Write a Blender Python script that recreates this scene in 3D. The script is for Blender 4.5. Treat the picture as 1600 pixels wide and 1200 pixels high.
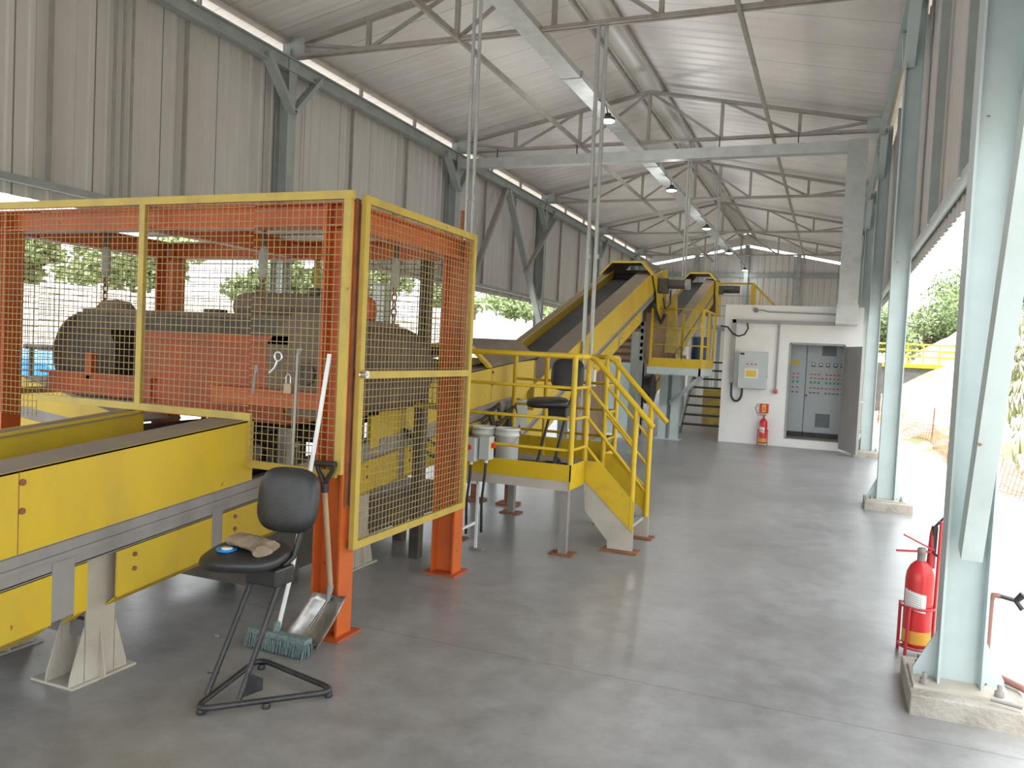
import bpy, bmesh, math, random
from mathutils import Vector, Matrix, Euler
from math import sin, cos, pi, radians, atan2, sqrt
random.seed(7)
SC = bpy.context.scene
for o in list(bpy.data.objects): bpy.data.objects.remove(o)
COL = SC.collection

# ------------------------------------------------------------------ camera
def make_camera():
    f, roll, h = 1250.0, 0.048, 1.65
    vx, vy = 1301 - 800, 572 - 600
    xr = vx*cos(roll) + vy*sin(roll); yr = -vx*sin(roll) + vy*cos(roll)
    p = atan2(-yr, f); yaw = atan2(xr, math.hypot(f, yr))
    fw = Vector((-sin(yaw)*cos(p), cos(yaw)*cos(p), -sin(p)))
    r0 = Vector((cos(yaw), sin(yaw), 0)); u0 = r0.cross(fw)
    R = cos(roll)*r0 + sin(roll)*u0; U = -sin(roll)*r0 + cos(roll)*u0
    cam = bpy.data.cameras.new('camera'); ob = bpy.data.objects.new('camera', cam); COL.objects.link(ob)
    cam.sensor_width = 36.0; cam.lens = 36.0*f/1600.0; cam.clip_end = 500
    m = Matrix(((R.x, U.x, -fw.x, 0), (R.y, U.y, -fw.y, 0), (R.z, U.z, -fw.z, h), (0, 0, 0, 1)))
    ob.matrix_world = m
    SC.camera = ob
make_camera()

# ------------------------------------------------------------------ sky, sun, exposure
w = bpy.data.worlds.new('sky'); SC.world = w; w.use_nodes = True
bg = w.node_tree.nodes['Background']; bg.inputs[0].default_value = (0.90, 0.96, 1.0, 1); bg.inputs[1].default_value = 2.6
sl = bpy.data.lights.new('sun', 'SUN'); sl.energy = 5.0; sl.angle = radians(8); sl.color = (1, .96, .9)
so = bpy.data.objects.new('sun', sl); COL.objects.link(so); so.rotation_euler = (radians(24), 0, radians(4))
SC.view_settings.view_transform = 'Standard'; SC.view_settings.look = 'None'
SC.view_settings.exposure = 0.57; SC.view_settings.gamma = 1.0; SC.view_settings.use_curve_mapping = False
SC.cycles.max_bounces = 10; SC.cycles.diffuse_bounces = 6; SC.cycles.caustics_reflective = False; SC.cycles.caustics_refractive = False

# ------------------------------------------------------------------ materials
def mat(name, c1, c2=None, scale=3.0, lo=.45, hi=.7, rough=.6, metal=0.0, bump=0.0, bscale=40., detail=6, stretch=(1,1,1), emit=None, spots=None, spec=.5):
    m = bpy.data.materials.new(name); m.use_nodes = True; nt = m.node_tree; N = nt.nodes; L = nt.links
    b = N['Principled BSDF']; b.inputs['Roughness'].default_value = rough; b.inputs['Metallic'].default_value = metal
    b.inputs['Specular IOR Level'].default_value = spec
    c1 = tuple(c1) + (1,)
    if emit:
        b.inputs['Base Color'].default_value = c1
        b.inputs['Emission Color'].default_value = c1; b.inputs['Emission Strength'].default_value = emit
        return m
    tc = N.new('ShaderNodeTexCoord'); mp = N.new('ShaderNodeMapping'); mp.inputs['Scale'].default_value = stretch
    L.new(tc.outputs['Object'], mp.inputs[0])
    if c2 is None: c2 = tuple(x*.8 for x in c1[:3])
    n = N.new('ShaderNodeTexNoise'); n.inputs['Scale'].default_value = scale; n.inputs['Detail'].default_value = detail
    n.inputs['Roughness'].default_value = .6
    L.new(mp.outputs[0], n.inputs['Vector'])
    r = N.new('ShaderNodeValToRGB'); r.color_ramp.elements[0].position = lo; r.color_ramp.elements[1].position = hi
    r.color_ramp.elements[0].color = c1; r.color_ramp.elements[1].color = tuple(c2) + (1,)
    L.new(n.outputs['Fac'], r.inputs[0]); out = r.outputs[0]
    if spots:
        n2 = N.new('ShaderNodeTexNoise'); n2.inputs['Scale'].default_value = spots[0]; n2.inputs['Detail'].default_value = 3
        L.new(tc.outputs['Object'], n2.inputs['Vector'])
        r2 = N.new('ShaderNodeValToRGB'); r2.color_ramp.elements[0].position = spots[1]; r2.color_ramp.elements[1].position = spots[1]+.03
        mx = N.new('ShaderNodeMix'); mx.data_type = 'RGBA'
        L.new(n2.outputs['Fac'], r2.inputs[0]); L.new(r2.outputs[0], mx.inputs[0]); L.new(out, mx.inputs[6])
        mx.inputs[7].default_value = tuple(spots[2]) + (1,); out = mx.outputs[2]
    L.new(out, b.inputs['Base Color'])
    m['out'] = 1
    if bump:
        nb = N.new('ShaderNodeTexNoise'); nb.inputs['Scale'].default_value = bscale; nb.inputs['Detail'].default_value = 5
        L.new(mp.outputs[0], nb.inputs['Vector'])
        bp = N.new('ShaderNodeBump'); bp.inputs['Strength'].default_value = bump; bp.inputs['Distance'].default_value = .02
        L.new(nb.outputs['Fac'], bp.inputs['Height']); L.new(bp.outputs[0], b.inputs['Normal'])
    return m

def add_seams(m, axis, pitch, width, col, offs=0.0):
    """panel joints: thin dark lines at a regular pitch along one object axis"""
    nt = m.node_tree; N = nt.nodes; L = nt.links; b = N['Principled BSDF']
    src = b.inputs['Base Color'].links[0].from_socket
    tc = N.new('ShaderNodeTexCoord'); sx = N.new('ShaderNodeSeparateXYZ'); L.new(tc.outputs['Object'], sx.inputs[0])
    a = N.new('ShaderNodeMath'); a.operation = 'ADD'; a.inputs[1].default_value = 200*pitch + offs; L.new(sx.outputs[axis], a.inputs[0])
    mo = N.new('ShaderNodeMath'); mo.operation = 'MODULO'; mo.inputs[1].default_value = pitch; L.new(a.outputs[0], mo.inputs[0])
    lt = N.new('ShaderNodeMath'); lt.operation = 'LESS_THAN'; lt.inputs[1].default_value = width; L.new(mo.outputs[0], lt.inputs[0])
    mx = N.new('ShaderNodeMix'); mx.data_type = 'RGBA'; L.new(lt.outputs[0], mx.inputs[0]); L.new(src, mx.inputs[6])
    mx.inputs[7].default_value = tuple(col) + (1,)
    L.new(mx.outputs[2], b.inputs['Base Color'])

YEL = mat('yellow_paint', (.60, .42, .022), (.46, .31, .045), 2.6, .42, .78, .5, spots=(14, .735, (.16, .07, .03)), stretch=(1, 1, .35))
YELD = mat('dusty_yellow_paint', (.46, .33, .05), (.27, .20, .09), 3, .4, .7, .65, spots=(11, .70, (.16, .08, .04)))
YRAIL = mat('rail_yellow_paint', (.62, .42, .012), (.47, .31, .03), 8, .5, .8, .4)
YMESH = mat('mesh_yellow_paint', (.42, .33, .13), (.29, .23, .13), 6, .4, .7, .6)
YFRAME = mat('panel_frame_yellow_paint', (.50, .37, .07), (.38, .27, .08), 4, .45, .75, .55, spots=(16, .74, (.25, .08, .03)))
ORG = mat('orange_paint', (.58, .125, .02), (.42, .08, .03), 3, .4, .8, .45, spots=(9, .73, (.16, .05, .03)))
ORGD = mat('dusty_orange_paint', (.46, .085, .025), (.27, .09, .045), 3, .4, .75, .6)
RUST = mat('rusty_steel', (.20, .08, .04), (.34, .12, .05), 8, .4, .7, .8)
GRY = mat('grey_green_steel', (.34, .38, .36), (.27, .29, .28), 3, .4, .7, .5)
GRYB = mat('pale_blue_grey_steel', (.49, .57, .57), (.42, .48, .475), 2.5, .45, .75, .45, spots=(13, .74, (.26, .13, .08)))
TRUSS = mat('truss_steel', (.33, .31, .28), (.26, .23, .20), 3, .4, .7, .6)
GALV = mat('galvanised_steel', (.46, .48, .46), (.38, .39, .37), 5, .4, .7, .45, metal=.35)
STR = mat('dusty_grey_steel', (.30, .28, .27), (.20, .185, .175), 4, .35, .7, .65, stretch=(1, 1, .4))
BEIGE = mat('beige_grey_steel', (.50, .46, .40), (.38, .34, .28), 4, .4, .75, .6, spots=(12, .74, (.22, .1, .05)))
SHEET = mat('white_wall_sheet', (.56, .54, .52), (.48, .46, .44), 1.2, .4, .75, .5, stretch=(1, 1, .25), spots=(7, .765, (.28, .26, .23)))
add_seams(SHEET, 1, 1.0, .012, (.12, .11, .10))
ROOF = mat('white_roof_sheet', (.70, .675, .65), (.56, .535, .51), .8, .4, .8, .45)
add_seams(ROOF, 1, 1.0, .02, (.42, .40, .37))
BELT = mat('black_rubber_belt', (.030, .030, .032), (.06, .05, .045), 3, .4, .7, .7)
BELTD = mat('dusty_rubber_belt', (.135, .10, .075), (.08, .062, .05), 5, .4, .75, .85, bump=.3)
DUST = mat('dust_covered_steel', (.24, .19, .15), (.30, .235, .14), 5, .4, .75, .85, spots=(9, .70, (.50, .36, .08)))
DUSTD = mat('brown_dust_cover', (.21, .165, .125), (.14, .11, .088), 4, .4, .75, .9)
BLK = mat('black_plastic', (.018, .018, .02), (.03, .03, .03), 6, .4, .7, .4)
VINYL = mat('black_vinyl_upholstery', (.020, .020, .022), (.032, .032, .034), 12, .4, .7, .38, bump=.08, bscale=120)
BTUBE = mat('black_painted_tube', (.022, .022, .026), (.06, .06, .07), 10, .5, .8, .4)
DRK = mat('dark_machine_steel', (.05, .045, .04), (.12, .09, .07), 5, .4, .7, .6)
CONC = mat('plinth_concrete', (.42, .39, .35), (.30, .27, .23), 6, .4, .7, .9, bump=.5)
RED = mat('red_extinguisher_paint', (.62, .03, .035), (.52, .03, .03), 6, .4, .8, .3)
REDD = mat('red_bracket_paint', (.50, .035, .05), (.40, .04, .04), 6, .4, .8, .4)
WHT = mat('white_paper', (.78, .78, .76), (.70, .70, .70), 8, .5, .8, .6)
WPL = mat('white_plastic', (.72, .74, .74), (.60, .61, .60), 5, .5, .8, .4)
PLAST = mat('white_plaster', (.86, .855, .85), (.78, .765, .75), 1.5, .4, .8, .8)
CABG = mat('cabinet_grey', (.52, .56, .57), (.48, .52, .53), 2, .4, .8, .4)
PIPE = mat('grey_conduit', (.36, .36, .35), (.30, .30, .29), 6, .4, .8, .5)
WOOD = mat('pale_wood_handle', (.42, .28, .17), (.32, .21, .12), 10, .4, .7, .6, stretch=(4, 4, .5))
STEEL = mat('worn_bright_steel', (.45, .44, .43), (.22, .19, .17), 7, .35, .6, .35, metal=.8)
SILV = mat('bright_metal', (.65, .65, .62), (.5, .5, .5), 7, .35, .6, .3, metal=.7)
BRIS = mat('blue_green_bristles', (.10, .16, .17), (.20, .25, .25), 60, .4, .6, .8)
CLOTH = mat('beige_sackcloth', (.33, .26, .19), (.22, .17, .12), 12, .4, .7, .95, bump=.5, bscale=90)
BLUE = mat('bright_blue_plastic', (.02, .22, .62), (.02, .25, .6), 6, .4, .8, .4)
OPL = mat('orange_netting_plastic', (.85, .25, .12), (.80, .35, .25), 6, .4, .8, .7)
YBTN = mat('yellow_label', (.80, .55, .06), (.75, .5, .06), 6, .4, .8, .5)
RBTN = mat('red_button_plastic', (.65, .04, .03), (.55, .04, .03), 6, .4, .8, .4)
GBTN = mat('green_indicator', (.05, .40, .22), (.05, .35, .2), 6, .4, .8, .4)
LAMP = mat('lamp_glow', (1, 1, .98), emit=14)
PVC = mat('brown_pipe', (.26, .12, .10), (.20, .10, .08), 6, .4, .8, .5)
LEAF = [mat('leaf_green_a', (.17, .23, .09), (.23, .29, .13), 2, .4, .6, .7), mat('leaf_green_b', (.21, .27, .12), (.14, .20, .08), 2, .4, .6, .7)]
BARK = mat('bark', (.16, .12, .09), (.10, .08, .06), 8, .4, .7, .9)
GRASS = mat('dry_grass', (.13, .16, .06), (.24, .22, .11), 3, .4, .7, .9)
GROUND = mat('pale_sandy_ground', (.60, .56, .52), (.47, .43, .39), 1.2, .4, .75, .95, bump=.6, bscale=8)
BANK = mat('pale_gravel_bank', (.55, .50, .45), (.40, .35, .30), 1.5, .4, .7, .95, bump=1, bscale=6)
HILL = mat('sandy_hillside', (.58, .52, .44), (.22, .23, .12), .5, .46, .60, .95, bump=.8, bscale=5)

def floor_mat():
    m = mat('polished_concrete', (.30, .298, .298), (.21, .206, .204), .9, .35, .72, .33, bump=.05, bscale=18, detail=10, spec=.5)
    nt = m.node_tree; N = nt.nodes; L = nt.links; b = N['Principled BSDF']
    src = b.inputs['Base Color'].links[0].from_socket
    tc = N.new('ShaderNodeTexCoord')
    n = N.new('ShaderNodeTexNoise'); n.inputs['Scale'].default_value = 5.5; n.inputs['Detail'].default_value = 9; n.inputs['Roughness'].default_value = .7
    L.new(tc.outputs['Object'], n.inputs['Vector'])
    r = N.new('ShaderNodeValToRGB'); r.color_ramp.elements[0].position = .35; r.color_ramp.elements[0].color = (.8, .78, .76, 1)
    r.color_ramp.elements[1].position = .7; r.color_ramp.elements[1].color = (1.12, 1.12, 1.12, 1)
    L.new(n.outputs['Fac'], r.inputs[0])
    mx = N.new('ShaderNodeMix'); mx.data_type = 'RGBA'; mx.blend_type = 'MULTIPLY'; mx.inputs[0].default_value = 1
    L.new(src, mx.inputs[6]); L.new(r.outputs[0], mx.inputs[7])
    # saw-cut joints
    sx = N.new('ShaderNodeSeparateXYZ'); L.new(tc.outputs['Object'], sx.inputs[0])
    nz = N.new('ShaderNodeTexNoise'); nz.inputs['Scale'].default_value = 3; L.new(tc.outputs['Object'], nz.inputs['Vector'])
    sc = N.new('ShaderNodeMath'); sc.operation = 'MULTIPLY_ADD'; sc.inputs[1].default_value = .05; sc.inputs[2].default_value = 0; L.new(nz.outputs['Fac'], sc.inputs[0])
    ad = N.new('ShaderNodeMath'); ad.operation = 'ADD'; L.new(sx.outputs[1], ad.inputs[0]); L.new(sc.outputs[0], ad.inputs[1])
    a2 = N.new('ShaderNodeMath'); a2.operation = 'ADD'; a2.inputs[1].default_value = 40.9 - 4.9; L.new(ad.outputs[0], a2.inputs[0])
    mo = N.new('ShaderNodeMath'); mo.operation = 'MODULO'; mo.inputs[1].default_value = 8.0; L.new(a2.outputs[0], mo.inputs[0])
    lt = N.new('ShaderNodeMath'); lt.operation = 'LESS_THAN'; lt.inputs[1].default_value = .012; L.new(mo.outputs[0], lt.inputs[0])
    mul = N.new('ShaderNodeMath'); mul.operation = 'MULTIPLY'; mul.inputs[1].default_value = .35; L.new(lt.outputs[0], mul.inputs[0])
    m2 = N.new('ShaderNodeMix'); m2.data_type = 'RGBA'; L.new(mul.outputs[0], m2.inputs[0]); L.new(mx.outputs[2], m2.inputs[6])
    m2.inputs[7].default_value = (.06, .055, .05, 1)
    L.new(m2.outputs[2], b.inputs['Base Color'])
    rr = N.new('ShaderNodeMapRange'); rr.inputs[3].default_value = .22; rr.inputs[4].default_value = .44; L.new(n.outputs['Fac'], rr.inputs[0])
    L.new(rr.outputs[0], b.inputs['Roughness'])
    return m
FLOOR = floor_mat()

# ------------------------------------------------------------------ mesh builder
ORI = {}
class MB:
    def __init__(s): s.v = []; s.f = []; s.sm = []
    def add(s, vs, fs, smooth=False):
        n = len(s.v); s.v += [Vector(v) for v in vs]
        s.f += [tuple(i+n for i in f) for f in fs]; s.sm += [smooth]*len(fs); return s
    def box(s, x0, x1, y0, y1, z0, z1):
        if x0 > x1: x0, x1 = x1, x0
        if y0 > y1: y0, y1 = y1, y0
        if z0 > z1: z0, z1 = z1, z0
        return s.add([(x0,y0,z0),(x1,y0,z0),(x1,y1,z0),(x0,y1,z0),(x0,y0,z1),(x1,y0,z1),(x1,y1,z1),(x0,y1,z1)],
              [(0,3,2,1),(4,5,6,7),(0,1,5,4),(1,2,6,5),(2,3,7,6),(3,0,4,7)])
    def prism(s, poly, d, smooth=False):
        poly = [Vector(p) for p in poly]; d = Vector(d); n = len(poly)
        nn = Vector((0,0,0))
        for i in range(n): nn += (poly[i]-poly[0]).cross(poly[(i+1)%n]-poly[0])
        if nn.dot(d) > 0: poly.reverse()
        s.add(poly+[p+d for p in poly], [tuple(range(n)), tuple(range(2*n-1, n-1, -1))] + [(i, i+n, (i+1)%n+n, (i+1)%n) for i in range(n)], smooth)
        return s
    def bar(s, p, q, w, h, up=(0,0,1)):
        p = Vector(p); q = Vector(q); d = (q-p).normalized(); up = Vector(up)
        if abs(d.dot(up.normalized())) > .98: up = Vector((0,1,0)) if abs(d.y) < .9 else Vector((1,0,0))
        a = d.cross(up).normalized()*w/2; b = a.cross(d).normalized()*h/2
        return s.prism([p-a-b, p+a-b, p+a+b, p-a+b], q-p)
    def hsec(s, p, q, w, dp, up, tf=.012, tw=.008):
        """I/H section: flanges w wide spaced dp apart along 'up'"""
        p = Vector(p); q = Vector(q); d = (q-p).normalized(); b = Vector(up).normalized(); b = (b-d*b.dot(d)).normalized(); a = d.cross(b)
        for sg in (1, -1):
            c = b*sg*(dp/2-tf/2); s.prism([p+c-a*w/2-b*tf/2, p+c+a*w/2-b*tf/2, p+c+a*w/2+b*tf/2, p+c-a*w/2+b*tf/2], q-p)
        return s.prism([p-a*tw/2-b*(dp/2-tf), p+a*tw/2-b*(dp/2-tf), p+a*tw/2+b*(dp/2-tf), p-a*tw/2+b*(dp/2-tf)], q-p)
    def tube(s, pts, r, n=8, closed=False):
        pts = [Vector(p) for p in pts]; m = len(pts); rr = r if hasattr(r, '__len__') else [r]*m
        vs = []; a = None
        for i, p in enumerate(pts):
            if closed: t = (pts[(i+1)%m]-pts[i-1]).normalized()
            else: t = ((pts[min(i+1, m-1)]-pts[max(i-1, 0)])).normalized()
            if a is None:
                u = Vector((0,0,1)) if abs(t.z) < .9 else Vector((1,0,0)); a = t.cross(u).normalized()
            else: a = (a - t*a.dot(t)).normalized()
            b = t.cross(a)
            vs += [p + (a*cos(2*pi*k/n) + b*sin(2*pi*k/n))*rr[i] for k in range(n)]
        fs = []
        for i in range(m if closed else m-1):
            j = (i+1) % m
            fs += [(i*n+k, i*n+(k+1)%n, j*n+(k+1)%n, j*n+k) for k in range(n)]
        s.add(vs, fs, True)
        if not closed: s.add(vs[:n], [tuple(range(n-1, -1, -1))]); s.add(vs[-n:], [tuple(range(n))])
        return s
    def cyl(s, p, q, r, n=20): return s.tube([p, q], r, n)
    def lathe(s, prof, o, n=24, axis=(0,0,1)):
        o = Vector(o); ax = Vector(axis).normalized(); u = Vector((1,0,0)) if abs(ax.x) < .9 else Vector((0,1,0))
        a = ax.cross(u).normalized(); b = ax.cross(a); vs = []
        for (r, z) in prof: vs += [o + ax*z + (a*cos(2*pi*k/n)+b*sin(2*pi*k/n))*r for k in range(n)]
        fs = [(i*n+k, i*n+(k+1)%n, (i+1)*n+(k+1)%n, (i+1)*n+k) for i in range(len(prof)-1) for k in range(n)]
        s.add(vs, fs, True); m = len(prof)
        if prof[0][0] > 1e-4: s.add(vs[:n], [tuple(range(n-1, -1, -1))])
        if prof[-1][0] > 1e-4: s.add(vs[-n:], [tuple(range(n))])
        return s
    def build(s, name, m, parent=None, loc=None, bevel=0, mod=None):
        if parent is not None: o = ORI[parent.name]
        else:
            if loc is None:
                xs = [v.x for v in s.v]; ys = [v.y for v in s.v]; loc = ((min(xs)+max(xs))/2, (min(ys)+max(ys))/2, min(v.z for v in s.v))
            o = Vector(loc)
        me = bpy.data.meshes.new(name); me.from_pydata([v-o for v in s.v], [], s.f); me.update()
        bm = bmesh.new(); bm.from_mesh(me); bmesh.ops.recalc_face_normals(bm, faces=bm.faces); bm.to_mesh(me); bm.free()
        for p, f in zip(me.polygons, s.sm): p.use_smooth = f
        me.materials.append(m); ob = bpy.data.objects.new(name, me); COL.objects.link(ob)
        if parent is not None: ob.parent = parent
        else: ob.location = o
        ORI[ob.name] = o.copy()
        if bevel:
            bv = ob.modifiers.new('bevel', 'BEVEL'); bv.width = bevel; bv.segments = 2; bv.limit_method = 'ANGLE'
        return ob

def tag(o, label, cat, group=None):
    o['label'] = label; o['category'] = cat
    if group: o['group'] = group
    return o
def thing(name, label, cat, loc, group=None):
    o = bpy.data.objects.new(name, None); o.empty_display_size = .1; COL.objects.link(o); o.location = loc; ORI[o.name] = Vector(loc)
    return tag(o, label, cat, group)
def struct(o): o['kind'] = 'structure'; return o
def kids(o): return [c for c in bpy.data.objects if c.parent == o]
def dup(o, loc, rz=None, label=None, parent=None):
    c = o.copy(); COL.objects.link(c)
    if parent is None:
        c.location = loc
        if rz is not None: c.rotation_euler = (0, 0, rz)
        if label: c['label'] = label
        ORI[c.name] = Vector(loc)
    else: c.parent = parent
    for k in kids(o): dup(k, None, parent=c)
    return c
def box(x0, x1, y0, y1, z0, z1): return MB().box(x0, x1, y0, y1, z0, z1)

# ------------------------------------------------------------------ building dimensions
XL, XR, RX = -8.1, .67, -3.75
COLY = [-1.4, 4.5, 10.4, 16.3, 22.2, 28.1, 34.0]
GY = 36.6
def roofz(x): return 7.14 - .197*abs(x-RX)

# ------------------------------------------------------------------ floor and ground
struct(box(-8.6, .95, -12, GY+.3, -.3, 0).build('floor', FLOOR, loc=(0,0,0)))
def ground(name, x0, x1, y0, y1, nx, ny, zf, m):
    b = MB(); vs = []
    for j in range(ny+1):
        for i in range(nx+1):
            x = x0+(x1-x0)*i/nx; y = y0+(y1-y0)*j/ny; vs.append((x, y, zf(x, y)))
    fs = [(j*(nx+1)+i, j*(nx+1)+i+1, (j+1)*(nx+1)+i+1, (j+1)*(nx+1)+i) for j in range(ny) for i in range(nx)]
    b.add(vs, fs, True)
    return b.build(name, m, loc=(0,0,0))
def nz(x, y, s=1.0): 
    from mathutils import noise
    return noise.noise(Vector((x*s, y*s, 3.1)))
gd = ground('ground', -80, 80, -30, 160, 40, 44, lambda x, y: -.22, GROUND); struct(gd)
def bankz(x, y):
    t = min(1, max(0, (-11.5-x)/4.0)); top = 2.75 + .016*(y-10)
    return -.24 + (top + .35*nz(x, y, .35) + .12*nz(x, y, 1.6))*(t*t*(3-2*t))
bk = ground('gravel_bank', -46, -11.3, -8, 95, 70, 120, bankz, BANK)
struct(bk); tag(bk, 'long bank of pale gravel outside the open left side of the shed', 'bank')
def hillz(x, y):
    e = 2.25 + max(0, 20-y)*.07 - max(0, y-20)*.04 + nz(0, y, .15)*.3
    t = min(1, max(0, (x-e)/6.5))
    return -.235 + (4.2 + 1.0*nz(x, y, .25))*(t**1.1) + .12*nz(x, y, 1.3)*min(1, t*8)
hl = ground('grassy_hillside', .98, 40, -4, 75, 76, 110, hillz, HILL)
struct(hl); tag(hl, 'sandy hillside with dry grass rising beyond the right-hand columns', 'hillside')

# ------------------------------------------------------------------ corrugated sheets
def corr_wall(name, x, y0, y1, z0, z1, inward, m=SHEET):
    b = MB(); y = y0; prof = []
    P = .25; d = .017*inward
    while y < y1-1e-6:
        prof += [(y, 0), (y+.15, 0), (y+.175, d), (y+.225, d)]; y += P
    prof.append((y1, 0)); n = len(prof)
    vs = [(x+o, yy, z0) for yy, o in prof] + [(x+o, yy, z1) for yy, o in prof]
    b.add(vs, [(i, i+1, n+i+1, n+i) for i in range(n-1)])
    ob = b.build(name, m, loc=(x, 0, z0)); so = ob.modifiers.new('thick', 'SOLIDIFY'); so.thickness = .004
    return struct(ob)
corr_wall('wall_left', XL-.17, -12, GY, 3.06, 6.04, 1)
corr_wall('wall_right', XR+.18, -12, GY, 2.86, 6.04, -1)
# gable wall
b = MB(); x = XL-.17; P = .25; prof = []
while x < XR+.18:
    prof += [(x, 0), (x+.15, 0), (x+.175, -.028), (x+.225, -.028)]; x += P
n = len(prof)
b.add([(px, GY+o, 2.0 if px < -20 else 0.0) for px, o in prof] + [(px, GY+o, roofz(px)-.46) for px, o in prof], [(i, i+1, n+i+1, n+i) for i in range(n-1)])
SHEETG = mat('white_gable_sheet', (.60, .585, .55), (.52, .50, .47), 1.2, .4, .75, .5, stretch=(1, 1, .25)); add_seams(SHEETG, 0, 1.0, .015, (.2, .19, .18))
g = b.build('wall_back', SHEETG, loc=(0, GY, 0)); g.modifiers.new('t', 'SOLIDIFY').thickness = .004; struct(g)
b = MB(); pr = [XL-.17, RX, XR+.18]
b.add([(px, GY+.02, roofz(px)-.35) for px in pr]+[(px, GY+.02, roofz(px)+(.02 if px != RX else .12)) for px in pr], [(0, 1, 4, 3), (1, 2, 5, 4)])
g = b.build('trim_5', SHEETG, loc=(0, GY, 0)); g.modifiers.new('t', 'SOLIDIFY').thickness = .03; struct(g)
# roof slopes
for nm, xa, xb in (('ceiling', XL-.5, RX-.24), ('ceiling', RX+.24, XR+.5)):
    b = MB(); prof = []; y = -12
    while y < GY+.8:
        prof += [(y, 0), (y+.2, 0), (y+.235, .014), (y+.265, .014)]; y += .3333
    n = len(prof)
    b.add([(xa, yy, roofz(xa)+o) for yy, o in prof] + [(xb, yy, roofz(xb)+o) for yy, o in prof], [(i, i+1, n+i+1, n+i) for i in range(n-1)])
    o = b.build(nm, ROOF, loc=(0, 0, 0)); so = o.modifiers.new('t', 'SOLIDIFY'); so.thickness = .004; so.offset = 1; struct(o)
# barrel ridge cap
b = MB(); n = 10; vs = []
for yy in (-12, GY+.8):
    for k in range(n+1):
        a = pi*k/n; vs.append((RX+.30*cos(a), yy, 7.07+.24*sin(a)))
b.add(vs, [(k, k+1, n+2+k, n+1+k) for k in range(n)], True)
RIDGE = mat('ridge_cap_sheet', (.66, .64, .60), (.58, .56, .52), 1, .4, .8, .4)
o = b.build('trim_1', RIDGE, loc=(0,0,0)); o.modifiers.new('t', 'SOLIDIFY').thickness = .004; struct(o)

# ------------------------------------------------------------------ columns
ordn = ['behind the viewpoint', 'nearest', 'second', 'third', 'fourth', 'fifth', 'farthest']
for i, cy in enumerate(COLY):
    # right-hand columns with plinth
    if i > 0:
        lab = {1: 'pale blue-grey steel column nearest the camera beside the large red fire extinguisher', 2: 'second pale blue-grey steel column along the open right side, before the white room',
               3: 'third pale blue-grey steel column on the right, beside the open door of the white room'}.get(i, 'right-side steel column behind the white room, %s in the row' % ordn[i])
        t = thing('steel_column', lab, 'column', (XR, cy, .10), 'right-hand roof columns')
        MB().hsec((XR, cy, .115), (XR, cy, 6.1), .19, .20, (1,0,0)).build('shaft', GRYB, t)
        b = box(XR-.21, XR+.21, cy-.17, cy+.17, .10, .115); b.build('base_plate', BEIGE, t)
        for sx in (-1, 1):
            MB().prism([(XR+sx*.10, cy-.005, .115), (XR+sx*.20, cy-.005, .115), (XR+sx*.20, cy-.005, .15), (XR+sx*.10, cy-.005, .36)], (0, .01, 0)).build('gusset', GRYB, t)
            for sy in (-1, 1):
                MB().lathe([(.022, 0), (.022, .025), (.012, .025), (.012, .055), (0, .055)], (XR+sx*.16, cy+sy*.13, .115), 6).build('anchor_bolt', STR, t)
        for sy in (-1, 1):
            MB().bar((XR-.06, cy+sy*.02, 5.15), (XR-.06, cy+sy*.62, 5.8), .06, .12, (1,0,0)).build('knee_brace', GRYB, t)
        p = box(.44, .95, cy-.26, cy+.30, -.02, .10).build('concrete_plinth', CONC, bevel=.008)
        tag(p, 'concrete plinth under the ' + {1: 'nearest', 2: 'second', 3: 'third', 4: 'fourth', 5: 'fifth', 6: 'farthest'}[i] + ' right-hand steel column', 'plinth', 'plinths under the right columns')
    # left-hand columns
    if i < 2: continue
    lab = {1: 'left-side steel column hidden behind the orange cage', 2: 'left grey-green steel column with two knee braces, rising behind the orange cage',
           3: 'second visible left steel column, behind the cage corner, where a slanted brace starts', 4: 'left steel column where crossing diagonal braces meet, above the inclined belt conveyor'}.get(i, 'left-side steel column, %s in the row' % ordn[i])
    t = thing('steel_column', lab, 'column', (XL, cy-.1, 0), 'left-hand roof columns')
    MB().hsec((XL, cy-.1, 0), (XL, cy-.1, 6.1), .2, .24, (1,0,0)).build('shaft', GRY, t)
    box(XL-.2, XL+.2, cy-.3, cy+.1, 0, .015).build('base_plate', STR, t)
    for sy in (-1, 1):
        MB().bar((XL+.12, cy-.1, 5.15), (XL+.12, cy-.1+sy*.65, 5.85), .07, .15, (1,0,0)).build('knee_brace', GRY, t)
# eave beams, purlins: long members, one each
def member(name, label, cat, b, m, group=None): return tag(b.build(name, m), label, cat, group)
b = box(XL+.02, XL+.10, -12, GY-.1, 5.78, 5.95); b.box(XL+.02, XL+.16, -12, GY-.1, 5.76, 5.78); b.box(XL+.02, XL+.16, -12, GY-.1, 5.95, 5.97)
member('eave_beam', 'grey-green channel beam along the top of the left wall', 'beam', b, GRY)
b = box(XR-.14, XR-.06, -12, GY-.1, 5.78, 5.95); b.box(XR-.16, XR-.06, -12, GY-.1, 5.76, 5.78)
member('eave_beam', 'pale grey channel beam along the top of the right wall', 'beam', b, GRYB)
t = thing('eave_purlin', 'dark purlin on short posts over the bright slot above the left wall', 'purlin', (XL, 12, 6.2))
box(XL-.06, XL+.10, -12, GY, 6.20, 6.25).build('rail', TRUSS, t)
for yy in [y for y in [COLY[i]+k*5.9/3 for i in range(7) for k in (1, 2)] if y < GY-.5]: box(XL-.03, XL+.03, yy-.02, yy+.02, 5.97, 6.20).build('short_post', TRUSS, t)
b = box(XR-.10, XR+.06, -12, GY, 6.20, 6.25)
member('eave_purlin', 'purlin under the roof edge over the right wall', 'purlin', b, TRUSS)
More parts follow.
